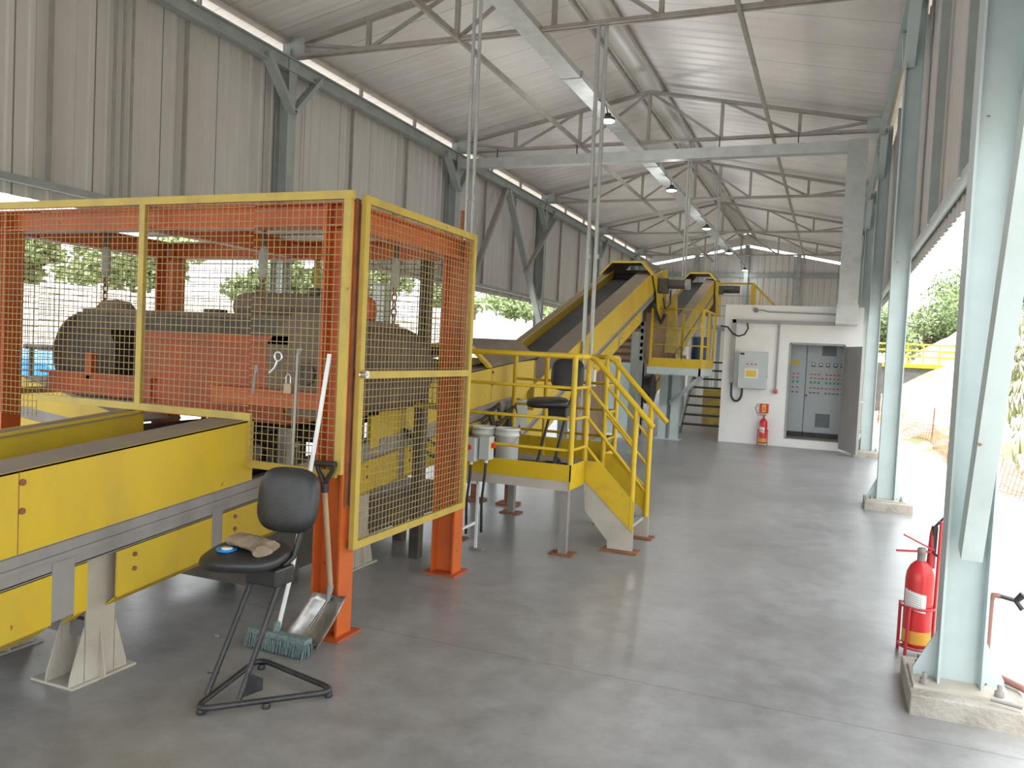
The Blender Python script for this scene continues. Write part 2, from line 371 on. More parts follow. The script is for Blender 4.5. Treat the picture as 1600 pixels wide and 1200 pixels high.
b = box(XL-.09, XL-.01, -12, GY-.1, 3.18, 3.26)
member('wall_girt', 'grey girt along the lower edge of the left wall sheets', 'girt', b, GRY)
b = MB().tube([(XR+.12, -12, 3.02), (XR+.12, GY-.1, 3.02)], .045, 10)
member('wall_girt', 'pale tubular girt along the lower edge of the right wall sheets', 'girt', b, GRYB)
for yy in [COLY[i]-.1+k*5.9/3 for i in range(7) for k in (1, 2) if COLY[i]+k*5.9/3 < GY-.3]:
    if yy < 5: continue
    k = sum(1 for q in COLY if q < yy)
    which = 'first' if (yy-COLY[k-1]) < 2.5 else 'second'
    member('sag_post', 'thin dark upright on the left wall sheets, %s %s' % (which, ('', '', 'before the column with two knee braces', 'after the column with two knee braces', 'after the column behind the cage corner', 'after the column where braces cross', 'before the end wall', 'beside the end wall')[k]), 'post', box(XL-.12, XL-.06, yy-.015, yy+.015, 3.18, 5.8), TRUSS, 'thin uprights on the left wall')
    if yy > 4: member('sag_post', 'thin grey upright on the right wall sheets, %s after the %s right column' % (which, ordn[k-1]), 'post', box(XR+.06, XR+.14, yy-.03, yy+.03, 3.0, 5.8), GRY, 'thin uprights on the right wall')
for x, lab in ((-5.15, 'long lower tie running the length of the roof left of the cable tray'), (-1.33, 'long lower tie running the length of the roof right of the ridge')):
    b = MB()
    b.bar((x, -12, 6.0), (x, GY-.1, 6.0), .05, .08); member('roof_tie', lab, 'tie', b, TRUSS)
for sx, w_ in ((-1, 'left'), (1, 'right')):
    for x in (.28,):
        xx = RX+sx*x; zz = roofz(xx)-.05
        member('roof_purlin', 'roof purlin on the %s slope, %s' % (w_, {.28: 'beside the ridge cap', 1.7: 'in the middle of the slope', 3.1: 'in the outer third of the slope'}[x]), 'purlin', MB().bar((xx, -12, zz), (xx, GY+.6, zz), .05, .08), TRUSS, 'roof purlins')
# ------------------------------------------------------------------ trusses
def truss(i, cy, label):
    t = thing('roof_truss', label, 'truss', (RX, cy, 6.0), 'roof trusses')
    y = cy-.1
    b = MB(); zt = lambda x: roofz(x)-.13
    b.bar((XL, y-.03, zt(XL)), (RX, y-.03, zt(RX)), .05, .06); b.bar((RX, y-.03, zt(RX)), (XR, y-.03, zt(XR)), .05, .06)
    b.bar((XL, y+.03, zt(XL)), (RX, y+.03, zt(RX)), .05, .06); b.bar((RX, y+.03, zt(RX)), (XR, y+.03, zt(XR)), .05, .06)
    b.build('top_chord', TRUSS, t)
    b = MB().bar((XL, y-.04, 6.0), (XR, y-.04, 6.0), .05, .05); b.bar((XL, y+.04, 6.0), (XR, y+.04, 6.0), .05, .05)
    b.build('bottom_chord', TRUSS, t)
    xs = [-6.65, -5.2, RX, -2.3, -.85]
    for x in xs: MB().bar((x, y, 6.0), (x, y, zt(x)), .06, .07, (0,1,0)).build('vertical', TRUSS, t)
    dg = [(XL+.2, zt(XL+.2), -6.65, 6.0), (-6.65, 6.0, -5.2, zt(-5.2)), (-5.2, 6.0, RX, zt(RX)), (-2.3, 6.0, RX, zt(RX)), (-.85, 6.0, -2.3, zt(-2.3)), (XR-.2, zt(XR-.2), -.85, 6.0)]
    for x0, z0, x1, z1 in dg: MB().bar((x0, y, z0), (x1, y, z1), .05, .04, (0,1,0)).build('diagonal', TRUSS, t)
    for x in (XL, XR):
        s = 1 if x == XL else -1
        MB().box(x-.05, x+s*.35, y-.06, y+.06, 5.97, roofz(x)-.02).build('end_box', GRY, t)
tl = {1: 'roof truss above the top of the photo, nearest of all', 2: 'nearest roof truss in view, cut by the top edge of the photo', 3: 'second roof truss in view, just before the square cross duct', 4: 'third roof truss in view, behind the square cross duct',
      5: 'fourth roof truss in view, deep in the shed', 6: 'farthest roof truss, before the end wall'}
for i, cy in enumerate(COLY):
    if i: truss(i, cy, tl[i])
# diagonal braces on the left wall
member('wall_brace', 'diagonal brace on the left wall falling toward the inclined conveyor', 'brace', MB().bar((XL+.15, 19.0, 5.75), (XL+.15, 22.1, 2.2), .09, .16, (1,0,0)), GRY)
member('wall_brace', 'dark diagonal brace on the left wall falling behind the cage corner', 'brace', MB().bar((XL+.15, 18.9, 5.75), (XL+.15, 16.3, 2.2), .09, .13, (1,0,0)), TRUSS)
member('wall_brace', 'short dark brace on the left wall rising to the farther column', 'brace', MB().bar((XL+.22, 20.3, 3.8), (XL+.22, 22.6, 5.6), .07, .1, (1,0,0)), TRUSS)
member('wall_brace', 'wide pale brace leaning from the foot of the nearest right column', 'brace', MB().bar((.665, 4.36, .78), (.73, 2.75, 5.9), .09, .125, (0,1,0)), GRYB)
# gable framing
b = MB()
for z in (5.35,): b.box(XL, XR, GY-.14, GY-.04, z, z+.18)
member('gable_beam', 'horizontal grey beam across the far end wall', 'beam', b, GRY)
for x, nm in ((-5.9, 'left of'), (RX, 'in the middle of'), (-1.6, 'right of the middle of')):
    member('gable_column', 'grey column standing %s the far end wall' % nm, 'column', MB().hsec((x, GY-.2, 0), (x, GY-.2, roofz(x)-.4), .18, .18, (0,1,0)), GRY, 'end wall columns')

# ------------------------------------------------------------------ cable tray, cross duct, ceiling lights
b = MB(); 
b.box(-4.22, -3.92, 2.0, 35.8, 5.96, 5.97); b.box(-4.22, -4.21, 2.0, 35.8, 5.97, 6.06); b.box(-3.93, -3.92, 2.0, 35.8, 5.97, 6.06)
for y in range(3, 36, 3): b.box(-4.24, -3.90, y+.1, y+.18, 5.95, 6.07)
member('cable_tray', 'long galvanised cable tray hung lengthwise under the roof trusses', 'cable tray', b, GALV)
t = thing('cable_duct', 'square galvanised duct crossing the shed and dropping beside the white room door', 'duct', (.15, 16.05, 2.45))
box(-7.9, .10, 15.95, 16.15, 5.58, 5.78).build('cross_run', GALV, t)
MB().box(.02, .36, 15.93, 16.2, 2.80, 5.80).build('drop', GALV, t)
b = box(.0, .38, 15.95, 16.72, 2.43, 2.80); b.build('entry_box', GALV, t)
for x in (-7.0, -5.2, -2.3, -.85): box(x-.01, x+.01, 16.04, 16.06, 5.78, 6.0).build('hanger', DRK, t)
for i, (y, nm) in enumerate(((13.2, 'largest and nearest in view'), (18.95, 'second in the row'), (24.6, 'third in the row'), (30.2, 'fourth in the row'), (35.9, 'farthest, by the end wall'))):
    if i == 0:
        L0 = thing('ceiling_light', 'lit round industrial ceiling lamp under the cable tray, ' + nm, 'ceiling light', (-3.76, y, 5.58), 'lamps under the cable tray')
        MB().lathe([(.02, .14), (.05, .13), (.06, .08), (.12, .06), (.125, .015), (.10, .0)], (-3.76, y, 5.58)).build('housing', DRK, L0)
        MB().lathe([(0, -.012), (.08, -.01), (.115, .0), (.118, .028), (.0, .028)], (-3.76, y, 5.58)).build('lens', LAMP, L0)
        MB().tube([(-3.76, y, 5.70), (-3.80, y, 5.84), (-3.95, y, 5.97)], .01, 6).build('hanger', DRK, L0)
    else: dup(L0, (-3.76, y, 5.58), label='lit round industrial ceiling lamp under the cable tray, ' + nm)
    pl = bpy.data.lights.new('lamp_light', 'POINT'); pl.energy = (40, 45, 30, 15, 5)[i]; pl.color = (.95, .98, 1); pl.shadow_soft_size = .12
    po = bpy.data.objects.new('lamp_light', pl); COL.objects.link(po); po.location = (-3.76, y, 5.40)

# conduits
def conduit(label, x, y, z0, z1, dx=.07, r=.022, lean=0, joints=()):
    b = MB()
    for k in (0, 1): b.tube([(x+k*dx, y+k*.02, z0), (x+k*dx+lean, y+k*.02, z1)], r, 8)
    for z in joints:
        for k in (0, 1): b.tube([(x+k*dx, y+k*.02, z-.03), (x+k*dx, y+k*.02, z+.03)], r*1.4, 8)
    return member('conduit_pair', label, 'conduit', b, GALV)
conduit('pair of vertical conduits dropping behind the corner of the orange cage', -4.06, 8.5, 1.0, 6.9, joints=(3.4,), lean=-.02)
conduit('pair of vertical conduits dropping beside the stair of the yellow platform', -3.10, 10.3, .15, 6.0, dx=.10, r=.028, lean=-.02, joints=(2.95,))
conduit('pair of thin conduits dropping to the motor of the inclined conveyor', -2.90, 16.2, 3.3, 6.0, dx=.05, r=.02)
conduit('pair of thin conduits dropping to the farther conveyor head', -3.12, 22.1, 4.2, 6.9, dx=.05, r=.02)
b = MB()
for k in range(3): b.tube([(XL-.06, 7.18+k*.13, 3.2), (XL-.06, 7.18+k*.13, 5.9)], .018, 6)
member('conduit_trio', 'three thin dark vertical conduits on the left wall', 'conduit', b, TRUSS)

member('rusty_pipe', 'short rust-red pipe beside the conduits behind the cage corner', 'pipe', MB().cyl((-4.11, 8.5, 2.75), (-4.11, 8.5, 3.25), .028, 8), RUST)
# ------------------------------------------------------------------ conveyors
def slope_box(b, x0, x1, y0, y1, zf, d0, d1):
    """slab between offsets d0 (lower) and d1 (upper) from the line zf(y)"""
    return b.prism([(x0, y0, zf(y0)+d0), (x0, y1, zf(y1)+d0), (x0, y1, zf(y1)+d1), (x0, y0, zf(y0)+d1)], (x1-x0, 0, 0))
def flange(b, xo, xi, y0, y1, zf, drop):
    return b.prism([(xo, y0, zf(y0)), (xi, y0, zf(y0)-drop), (xi, y0, zf(y0)-drop-.008), (xo, y0, zf(y0)-.008)], (0, y1-y0, zf(y1)-zf(y0)))
def hood(b, xl, xr, y0, y1, zf, h=.22, ch=.19, t=.02):
    pts = [(xl, 0), (xl+.02, .03), (xl+ch+.02, h), (xr-ch-.02, h), (xr-.02, .03), (xr, 0)]
    inn = [(xl+.03, -.0), (xl+.05, .02), (xl+ch+.04, h-t), (xr-ch-.04, h-t), (xr-.05, .02), (xr-.03, 0)]
    poly = pts + inn[::-1]
    d = (0, y1-y0, zf(y1)-zf(y0))
    n = len(pts)
    for i in range(n-1):
        b.prism([(pts[i][0], y0, zf(y0)+pts[i][1]), (pts[i+1][0], y0, zf(y0)+pts[i+1][1]), (inn[i+1][0], y0, zf(y0)+inn[i+1][1]), (inn[i][0], y0, zf(y0)+inn[i][1])], d)
    return b

def conveyor(name, label, xl, xr, y0, y1, zf, gap=None, gap_l=None, sk=.35, fl_r=.28, posts=(), guards=(), legs=(), bolts=(), ybase=None, joints=(), leghw=.05):
    root = thing(name, label, 'conveyor', ((xl+xr)/2, (y0+y1)/2, 0))
    segs = [(y0, y1)] if not gap else [(y0, gap[0]), (gap[1], y1)]
    for a, c in segs:
        p = slope_box(MB(), xr-.012, xr, a, c, zf, -sk, 0).build('side_skirt', YEL, root)
        flange(MB(), xr, xr-fl_r, a, c, zf, .004).build('dusty_cover_plate', DUST, root)
        b = MB()
        for y in bolts:
            if a < y < c:
                for dz in (-.05, -.17): MB().cyl((xr-.004, y, zf(y)+dz), (xr+.008, y, zf(y)+dz), .014, 8).build('rust_bolt', RUST, p)
                box(xr-.001, xr+.0015, y-.016, y-.013, zf(y)-sk, zf(y)-.002).build('plate_seam', RUST, p)
    segs = [(y0, y1)] if not gap_l else [(y0, gap_l[0]), (gap_l[1], y1)]
    for a, c in segs:
        b = slope_box(MB(), xl, xl+.012, a, c, zf, -sk, 0); slope_box(b, xl+.11, xl+.122, a, c, zf, -.14, 0)
        b.build('side_skirt', YEL, root)
        flange(MB(), xl, xl+.13, a, c, zf, .015).build('dusty_cover_plate', DUST, root)
    # belt
    b = MB(); slope_box(b, xl+.10, xr-fl_r+.06, y0, y1, zf, -.155, -.135)
    b.build('belt', BELT, root)
    slope_box(MB(), xl+.12, xr-.12, y0, y1, zf, -.62, -.605).build('return_belt', BELT, root)
    # stringers
    for x0, x1, s in ((xr-.07, xr-.005, 1), (xl+.005, xl+.07, -1)):
        b = MB(); slope_box(b, x0, x1, y0, y1, zf, -sk-.005, -sk+.005-.012)
        xm = x1 if s > 0 else x0
        slope_box(b, xm-.008, xm, y0, y1, zf, -sk-.13, -sk)
        slope_box(b, x0, x1, y0, y1, zf, -sk-.135, -sk-.125)
        slope_box(b, xm, xm+s*.012, y0, y1, zf, -sk-.075, -sk-.055)
        b.build('stringer', STR, root)
    for a, c in guards:
        b = slope_box(MB(), xr-.012, xr-.002, a, c, zf, -.71, -.49)
        b.prism([(xr-.012, a, zf(a)-.705), (xr+.0, a, zf(a)-.705), (xr-.07, a, zf(a)-.76), (xr-.082, a, zf(a)-.76)], (0, c-a, zf(c)-zf(a)))
        g = b.build('lower_guard', YEL, root)
        for y in ((a+.10, ) if c-a > .3 else ()):
            for dz in (-.53, -.60): MB().cyl((xr-.004, y, zf(y)+dz), (xr+.006, y, zf(y)+dz), .012, 8).build('rust_bolt', RUST, g)
    for a, c in posts:
        slope_box(MB(), xr-.03, xr-.001, a, c, zf, -.70, -.44).build('stringer_post', STR, root)
        slope_box(MB(), xl, xl+.03, a, c, zf, -.70, -.44).build('stringer_post', STR, root)
    for y in legs:
        for x in (xr-.15, xl+.15):
            g = MB().hsec((x, y, .012), (x, y, zf(y)-sk-.12), .16, .16, (1,0,0), .01, .008).build('leg', BEIGE, root)
            b = box(x-.17, x+.10, y-.16, y+.20, 0, .012)
            for sy in (-1, 1):
                for sx in (-1, 1):
                    b.prism([(x+sx*.075-.004, y+sy*.085, .012), (x+sx*.075-.004, y+sy*.16, .012), (x+sx*.075-.004, y+sy*.155, .05), (x+sx*.075-.004, y+sy*.085, .27)], (.008, 0, 0))
            for sx in (-1, 1):
                b.prism([(x+sx*.08, y-.004, .012), (x+sx*.12, y-.004, .012), (x+sx*.115, y-.004, .05), (x+sx*.08, y-.004, .25)], (0, .008, 0))
            b.build('foot_plate', BEIGE, g)
        box(xl+.08, xr-.10, y-.04, y+.04, .20, .28).build('cross_tie', STR, root)
    return root

zA = lambda y: 1.05 + .086*(y-2.2)
A = conveyor('belt_conveyor', 'low yellow belt conveyor in the foreground passing through the orange cage', -4.03, -3.08, .6, 7.75, zA, gap=(3.73, 5.12), gap_l=(3.72, 5.2),
    posts=((2.46, 2.57), (3.42, 3.50), (4.78, 4.87), (5.42, 5.50), (1.3, 1.4), (6.3, 6.38)),
    guards=((.6, 1.3), (1.4, 2.46), (2.57, 2.64), (2.80, 3.42), (3.50, 4.78), (4.87, 5.42), (5.50, 6.3), (6.38, 7.6)), legs=(2.775, 5.05), bolts=(1.2, 2.31, 6.1, 7.2))
# bits at the magnet gap and head of A
b = MB()
for y in (3.85, 4.15, 4.45, 4.75): b.cyl((-3.95, y, zA(y)-.22), (-3.15, y, zA(y)-.22), .05, 12)
b.build('idler_roller', DRK, A)
box(-4.01, -3.99, 3.7, 5.25, .25, 1.08).build('dark_fill_plate', DRK, A)  # dark plate added to keep the gap under the magnet dark
box(-3.95, -3.25, 3.95, 4.92, .12, .50).build('dark_fill_box', DRK, A)  # dark boxes on feet, added under the belt to cover the bright floor
box(-3.90, -3.30, 5.25, 6.5, .16, .44).build('dark_fill_box', DRK, A)
for x_ in (-3.86, -3.34):
    for y_ in (4.4, 5.9): box(x_-.04, x_+.04, y_, y_+.1, 0, .16 if y_ > 5 else .12).build('fill_box_foot', DRK, A)
box(-3.16, -3.09, 4.05, 4.12, .82, 1.1).build('idler_bracket', STR, A)
box(-3.11, -3.08, 5.0, 5.12, .86, 1.13).build('skirt_end_plate', YEL, A)
zh = lambda y: zA(y)+.005
hood(MB(), -4.06, -3.05, 7.05, 7.12, zh, .20).build('hood_rim', YEL, A)
hood(MB(), -4.05, -3.06, 7.12, 8.35, zh, .19).build('hood', DUSTD, A)
MB().prism([(-3.07, 7.75, zA(7.75)), (-3.07, 8.35, zA(7.75)+.03), (-3.07, 8.35, 1.30), (-3.07, 8.0, 1.15), (-3.07, 7.75, 1.15)], (-.012, 0, 0)).build('head_plate', YEL, A)
MB().cyl((-3.98, 7.85, 1.25), (-3.12, 7.85, 1.25), .2, 24).build('head_pulley', BELT, A)
box(-4.05, -3.06, 8.34, 8.36, 1.0, 1.55).build('head_end_plate', YELD, A)
box(-3.30, -2.98, 7.60, 7.95, .85, 1.14).build('scraper_box', GRY, A)
b = MB(); random.seed(3)
for k in range(16):
    y = 6.9+random.random()*.9; z = .55+random.random()*.5; b.tube([(-3.06, y, z), (-2.98, y+.1*random.random(), z+.08), (-3.0, y+.15, z-.05)], .02, 6)
b.build('cable_bundle', DRK, A)
MB().tube([(-3.06, 5.5, .98), (-2.99, 5.7, .80), (-2.98, 5.95, .72), (-2.98, 6.2, .70), (-3.05, 6.6, .78)], .018, 8).build('hose', BLK, A)
b = MB().tube([(-3.06, 5.45, 1.0), (-3.0, 5.9, .85), (-2.98, 6.3, .84), (-3.05, 6.8, .9)], .014, 8); b.build('hose', BLK, A)
# rusty stand below the head
t = thing('steel_stand', 'low dark rusty steel stand on the floor behind the yellow platform', 'stand', (-3.3, 7.95, 0))
MB().bar((-3.15, 7.95, 0.02), (-3.15, 7.95, .36), .07, .07).build('post', RUST, t)
MB().bar((-3.6, 7.95, .33), (-3.1, 7.95, .33), .08, .09).build('crossbar', DRK, t)
MB().bar((-3.55, 7.95, .02), (-3.55, 7.95, .33), .07, .07).build('post', RUST, t)
for x in (-3.15, -3.55): box(x-.11, x+.11, 7.85, 8.05, 0, .02).build('foot_plate', RUST, t)

sB = .32
zB = lambda y: 3.27 + sB*(y-14.8)
B = conveyor('belt_conveyor', 'long inclined yellow belt conveyor rising beyond the small yellow platform', -4.05, -3.14, 8.0, 14.75, zB,
    posts=((9.3, 9.4), (10.8, 10.9), (12.3, 12.4), (13.8, 13.9)), guards=((8.3, 9.3), (9.4, 10.8), (10.9, 12.3), (12.4, 13.8)), bolts=(), fl_r=.30, sk=.40)
hood(MB(), -4.10, -3.09, 14.35, 14.45, zB, .24).build('hood_rim', YEL, B)
zBh = lambda y: zB(14.45)+.05*(y-14.45)
hood(MB(), -4.09, -3.10, 14.45, 15.7, zBh, .24).build('hood', DUSTD, B)
MB().prism([(-3.11, 14.4, zB(14.4)), (-3.11, 15.7, zB(14.4)+.25), (-3.11, 15.7, 2.35), (-3.11, 15.1, 2.3), (-3.11, 14.75, zB(14.7)-.4)], (.015, 0, 0)).build('head_plate', YEL, B)
MB().prism([(-4.06, 14.4, zB(14.4)), (-4.06, 15.7, zB(14.4)+.25), (-4.06, 15.7, 2.35), (-4.06, 15.1, 2.3), (-4.06, 14.75, zB(14.7)-.4)], (.015, 0, 0)).build('head_plate', YEL, B)
MB().cyl((-4.0, 14.9, 2.98), (-3.15, 14.9, 2.98), .24, 24).build('head_pulley', BELT, B)
box(-4.06, -3.10, 15.68, 15.70, 2.35, 3.36).build('head_end_plate', DUSTD, B)
for x in (-3.12, -4.05):
    MB().hsec((x, 13.4, 0), (x, 13.4, zB(13.4)-.75), .12, .14, (0,1,0)).build('leg', GRY, B)
    if x < -4: MB().hsec((x, 14.5, 0), (x, 14.5, zB(13.8)-.55), .12, .14, (0,1,0)).build('leg', GRY, B)
    MB().hsec((x, 9.6, 0), (x, 9.6, zB(9.6)-.75), .1, .1, (0,1,0)).build('leg', GRY, B)
MB().cyl((-3.98, 8.25, .80), (-3.2, 8.25, .80), .16, 20).build('tail_pulley', DRK, B)
b = MB().tube([(-3.05, 14.3, 2.62), (-3.02, 14.9, 2.3), (-3.0, 15.1, 2.45)], .03, 8); b.build('cable_loop', BLK, B)
# head motor
t = thing('gear_motor', 'dark dusty gear motor on the head of the inclined conveyor', 'motor', (-2.85, 14.9, 2.9))
box(-3.09, -2.92, 14.78, 15.02, 2.85, 3.12).build('gearbox', DRK, t)
MB().cyl((-2.92, 14.9, 3.02), (-2.60, 14.9, 3.02), .085, 16).build('motor_body', DRK, t)
MB().cyl((-2.60, 14.9, 3.02), (-2.52, 14.9, 3.02), .10, 16).build('fan_cover', GRY, t)
MB().tube([(-2.85, 14.8, 2.9), (-2.83, 14.75, 2.65), (-2.92, 14.75, 2.55), (-2.98, 14.8, 2.75)], .015, 6).build('power_cable', BLK, t)

zC = lambda y: 4.25 + .32*(y-26.0)
Cc = conveyor('belt_conveyor', 'farther inclined yellow belt conveyor climbing behind the raised platform', -4.52, -3.58, 16.6, 25.9, zC,
    posts=((20, 20.1), (23, 23.1)), guards=((17, 20), (20.1, 23), (23.1, 25.6)), bolts=(), fl_r=.30, sk=.40)
hood(MB(), -4.58, -3.53, 25.6, 25.75, zC, .24).build('hood_rim', YEL, Cc)
hood(MB(), -4.57, -3.54, 25.75, 27.0, lambda y: zC(25.75), .24).build('hood', DUSTD, Cc)
for x in (-4.57, -3.54):
    MB().prism([(x, 25.6, zC(25.6)), (x, 27, zC(25.6)+.06), (x, 27, 3.1), (x, 26.2, 3.1), (x, 25.6, 3.7)], (.014, 0, 0)).build('head_plate', YEL, Cc)
    MB().hsec((x, 24.8, 0), (x, 24.8, zC(24.8)-.75), .14, .14, (0,1,0)).build('leg', GRY, Cc)
    MB().hsec((x, 20.5, 0), (x, 20.5, zC(20.5)-.75), .14, .14, (0,1,0)).build('leg', GRY, Cc)
box(-4.57, -3.54, 26.98, 27.0, 3.1, 4.2).build('head_end_plate', DUSTD, Cc)
MB().cyl((-4.5, 26.1, 3.9), (-3.62, 26.1, 3.9), .22, 20).build('head_pulley', BELT, Cc)
t = thing('gear_motor', 'dark gear motor beside the head of the farther conveyor above the white room', 'motor', (-3.2, 26, 3.7))
box(-3.53, -3.35, 25.88, 26.15, 3.75, 4.0).build('gearbox', DRK, t)
MB().cyl((-3.35, 26, 3.9), (-2.85, 26, 3.9), .12, 14).build('motor_body', DRK, t)

BRN = mat('brown_dusty_sheet', (.30, .20, .12), (.20, .13, .08), 4, .4, .7, .85)
# transfer chutes
t = thing('transfer_chute', 'brown dusty transfer chute below the head of the inclined conveyor', 'chute', (-3.6, 15.4, 0))
MB().prism([(-2.98, 15.25, 2.5), (-2.98, 15.7, 2.5), (-2.98, 16.5, 1.55), (-2.98, 15.4, 1.52)], (-.40, 0, 0)).build('chute_body', BRN, t)
MB().prism([(-2.98, 15.3, 2.85), (-2.86, 15.3, 2.85), (-2.80, 15.3, 1.75), (-3.0, 15.3, 1.75)], (0, .3, 0)).build('spout', YELD, t)
BRN = mat('brown_dusty_sheet', (.30, .20, .12), (.20, .13, .08), 4, .4, .7, .85)
t = thing('side_cladding', 'brown dusty panel standing under the inclined conveyor beside the stair', 'panel', (-3.6, 12.5, 0))
box(-3.62, -3.60, 11.6, 13.2, .25, 1.55).build('sheet', BRN, t)
for y in (11.6, 13.2): box(-3.64, -3.58, y-.03, y+.03, 0, 1.6).build('post', GRY, t)
t = thing('louvred_panel', 'stack of brown horizontal slats behind the inclined conveyor, left of the raised platform', 'panel', (-4.4, 16.2, 0))
for k in range(6): box(-5.2, -3.6, 16.1, 16.25, 1.58+k*.14, 1.66+k*.14).build('slat', BRN, t)
for x in (-5.2, -3.62): box(x-.04, x+.04, 16.1, 16.26, 0, 2.45).build('post', GRY, t)
box(-5.16, -3.66, 16.27, 16.29, 1.5, 2.44).build('back_sheet', BRN, t)
box(-5.16, -3.58, 16.12, 16.24, .05, 1.52).build('lower_panel', GRYB, t)

# ------------------------------------------------------------------ orange frame and mesh panels
FX0, FX1, FY0, FY1 = -5.28, -2.555, 3.80, 5.26
t = thing('magnet_frame', 'orange steel portal frame standing around the hanging magnet', 'frame', ((FX0+FX1)/2, 4.5, 0))
for x in (FX0, FX1):
    for y in (FY0, FY1):
        p = MB().hsec((x, y, .012), (x, y, 2.42), .14, .18, (1,0,0), .014, .01).build('post', ORG, t)
        box(x-.13, x+.13, y-.12, y+.12, 0, .012).build('foot_plate', ORGD, p)
for y in (FY0, FY1): MB().hsec((FX0-.069, y, 2.355), (FX1+.069, y, 2.355), .126, .136, (0,0,1), .012, .016).build('beam', ORG, t)
for x in (FX0, FX1): MB().hsec((x, FY0+.066, 2.35), (x, FY1-.066, 2.35), .12, .14, (0,0,1), .012, .016).build('side_beam', ORG, t)
MB().hsec((-4.0, FY0+.07, 2.36), (-4.0, FY1-.07, 2.36), .10, .13, (0,0,1), .012, .01).build('side_beam', ORG, t)
for k in range(2):
    MB().bar((-5.2, 4.25+k*.7, 2.46), (-2.5, 4.25+k*.7, 2.46), .06, .05).build('hoist_rail', BEIGE, t)
box(FX1+.072, FX1+.095, FY0-.05, FY0+.0, .74, 2.44).build('corner_angle', RUST, t)

def mesh_panel(name, label, p0, u, v, rects, frame, holes=(), pitch=.0405, r=.0028, fw=.045, group=None, wm=YMESH):
    """wire panel: p0 origin, u/v unit axes; rects = list of (u0,u1,v0,v1) covered by mesh; frame = list of ((u0,v0),(u1,v1)) bars"""
    p0 = Vector(p0); u = Vector(u); v = Vector(v); nn = u.cross(v)
    t = thing(name, label, 'mesh panel', tuple(p0), group)
    b = MB(); rng = random.Random(5)
    for (u0, u1, v0, v1) in rects:
        k = u0+pitch/2
        while k < u1:
            j = rng.uniform(-.002, .002)
            b.tube([p0+u*(k+j)+v*v0, p0+u*(k+j*-.5)+v*v1], r, 4); k += pitch
        k = v0+pitch/2
        while k < v1:
            j = rng.uniform(-.002, .002)
            b.tube([p0+u*u0+v*(k+j)+nn*r, p0+u*u1+v*(k-j)+nn*r], r, 4); k += pitch
    b.build('wire_mesh', wm, t)
    for fi, (a, c) in enumerate(frame):
        a = p0+u*a[0]+v*a[1]; c = p0+u*c[0]+v*c[1]
        MB().bar(a, c, fw-.0006*fi, .030-.0013*fi, nn).build('frame_bar', YFRAME, t)
    return t
# front panel plane y=3.69, origin at x=-5.35, z=0.94
z0f = .93
T_ = 2.465-z0f
fy = 3.69
mesh_panel('mesh_panel', 'wide front wire mesh panel with yellow frame facing the camera on the orange cage', (-5.35, fy, z0f), (1,0,0), (0,0,1),
    [(.0, .55, .14, T_-.02), (.55, 2.26, .27, T_-.02), (2.26, 2.88, .0, T_-.02)],
    [((0, T_-.02), (2.915, T_-.02)), ((2.885, .0), (2.885, T_)), ((0, .14), (0, T_)), ((1.425, .27), (1.425, T_)), ((.55, .27), (2.26, .27)), ((2.26, -.02), (2.26, .29)), ((2.26, .0), (2.87, .0))])
# side panel plane x=-2.44, y 3.80..5.28, z .52..2.46
mesh_panel('mesh_door', 'side wire mesh door with yellow frame and middle rail, bolted to the cage corner', (-2.425, 3.80, .50), (0,1,0), (0,0,1),
    [(.0, 1.42, .02, .96), (.0, 1.42, .99, 1.93)],
    [((0, 0), (0, 1.96)), ((1.42, 0), (1.42, 1.96)), ((-.02, .02), (1.44, .02)), ((-.02, 1.94), (1.44, 1.94)), ((0, .975), (1.42, .975))], r=.0024)
mesh_panel('mesh_panel', 'rear wire mesh panel seen through the orange cage', (-5.3, 5.42, .9), (1,0,0), (0,0,1),
    [(.0, 2.75, .3, 1.5)], [((0, 1.5), (2.78, 1.5)), ((0, .3), (2.78, .3)), ((0, .3), (0, 1.5)), ((2.76, .3), (2.76, 1.5)), ((1.4, .3), (1.4, 1.5))], r=.003, wm=mat('rear_wire_shaded', (.14, .115, .07), (.10, .085, .06), 6, .4, .7, .6))  # wire coloured darker than the front mesh, backlit silhouette put into the colour
mesh_panel('mesh_panel', 'left end wire mesh panel of the orange cage', (-5.37, 3.74, .9), (0,1,0), (0,0,1),
    [(.0, 1.6, .3, 1.5)], [((0, 1.5), (1.62, 1.5)), ((0, .3), (1.62, .3)), ((1.6, .3), (1.6, 1.5))], r=.003, wm=bpy.data.materials['rear_wire_shaded'])
# latch bolt on side door
t = thing('door_latch', 'small steel ring bolt joining the mesh door rail to the rusty cage corner', 'latch', (-2.41, 3.79, 1.48))
MB().cyl((-2.40, 3.80, 1.48), (-2.375, 3.80, 1.48), .022, 12).build('ring', SILV, t)
MB().tube([(-2.375, 3.80, 1.48), (-2.375, 3.72, 1.48)], .006, 6).build('pin', SILV, t)

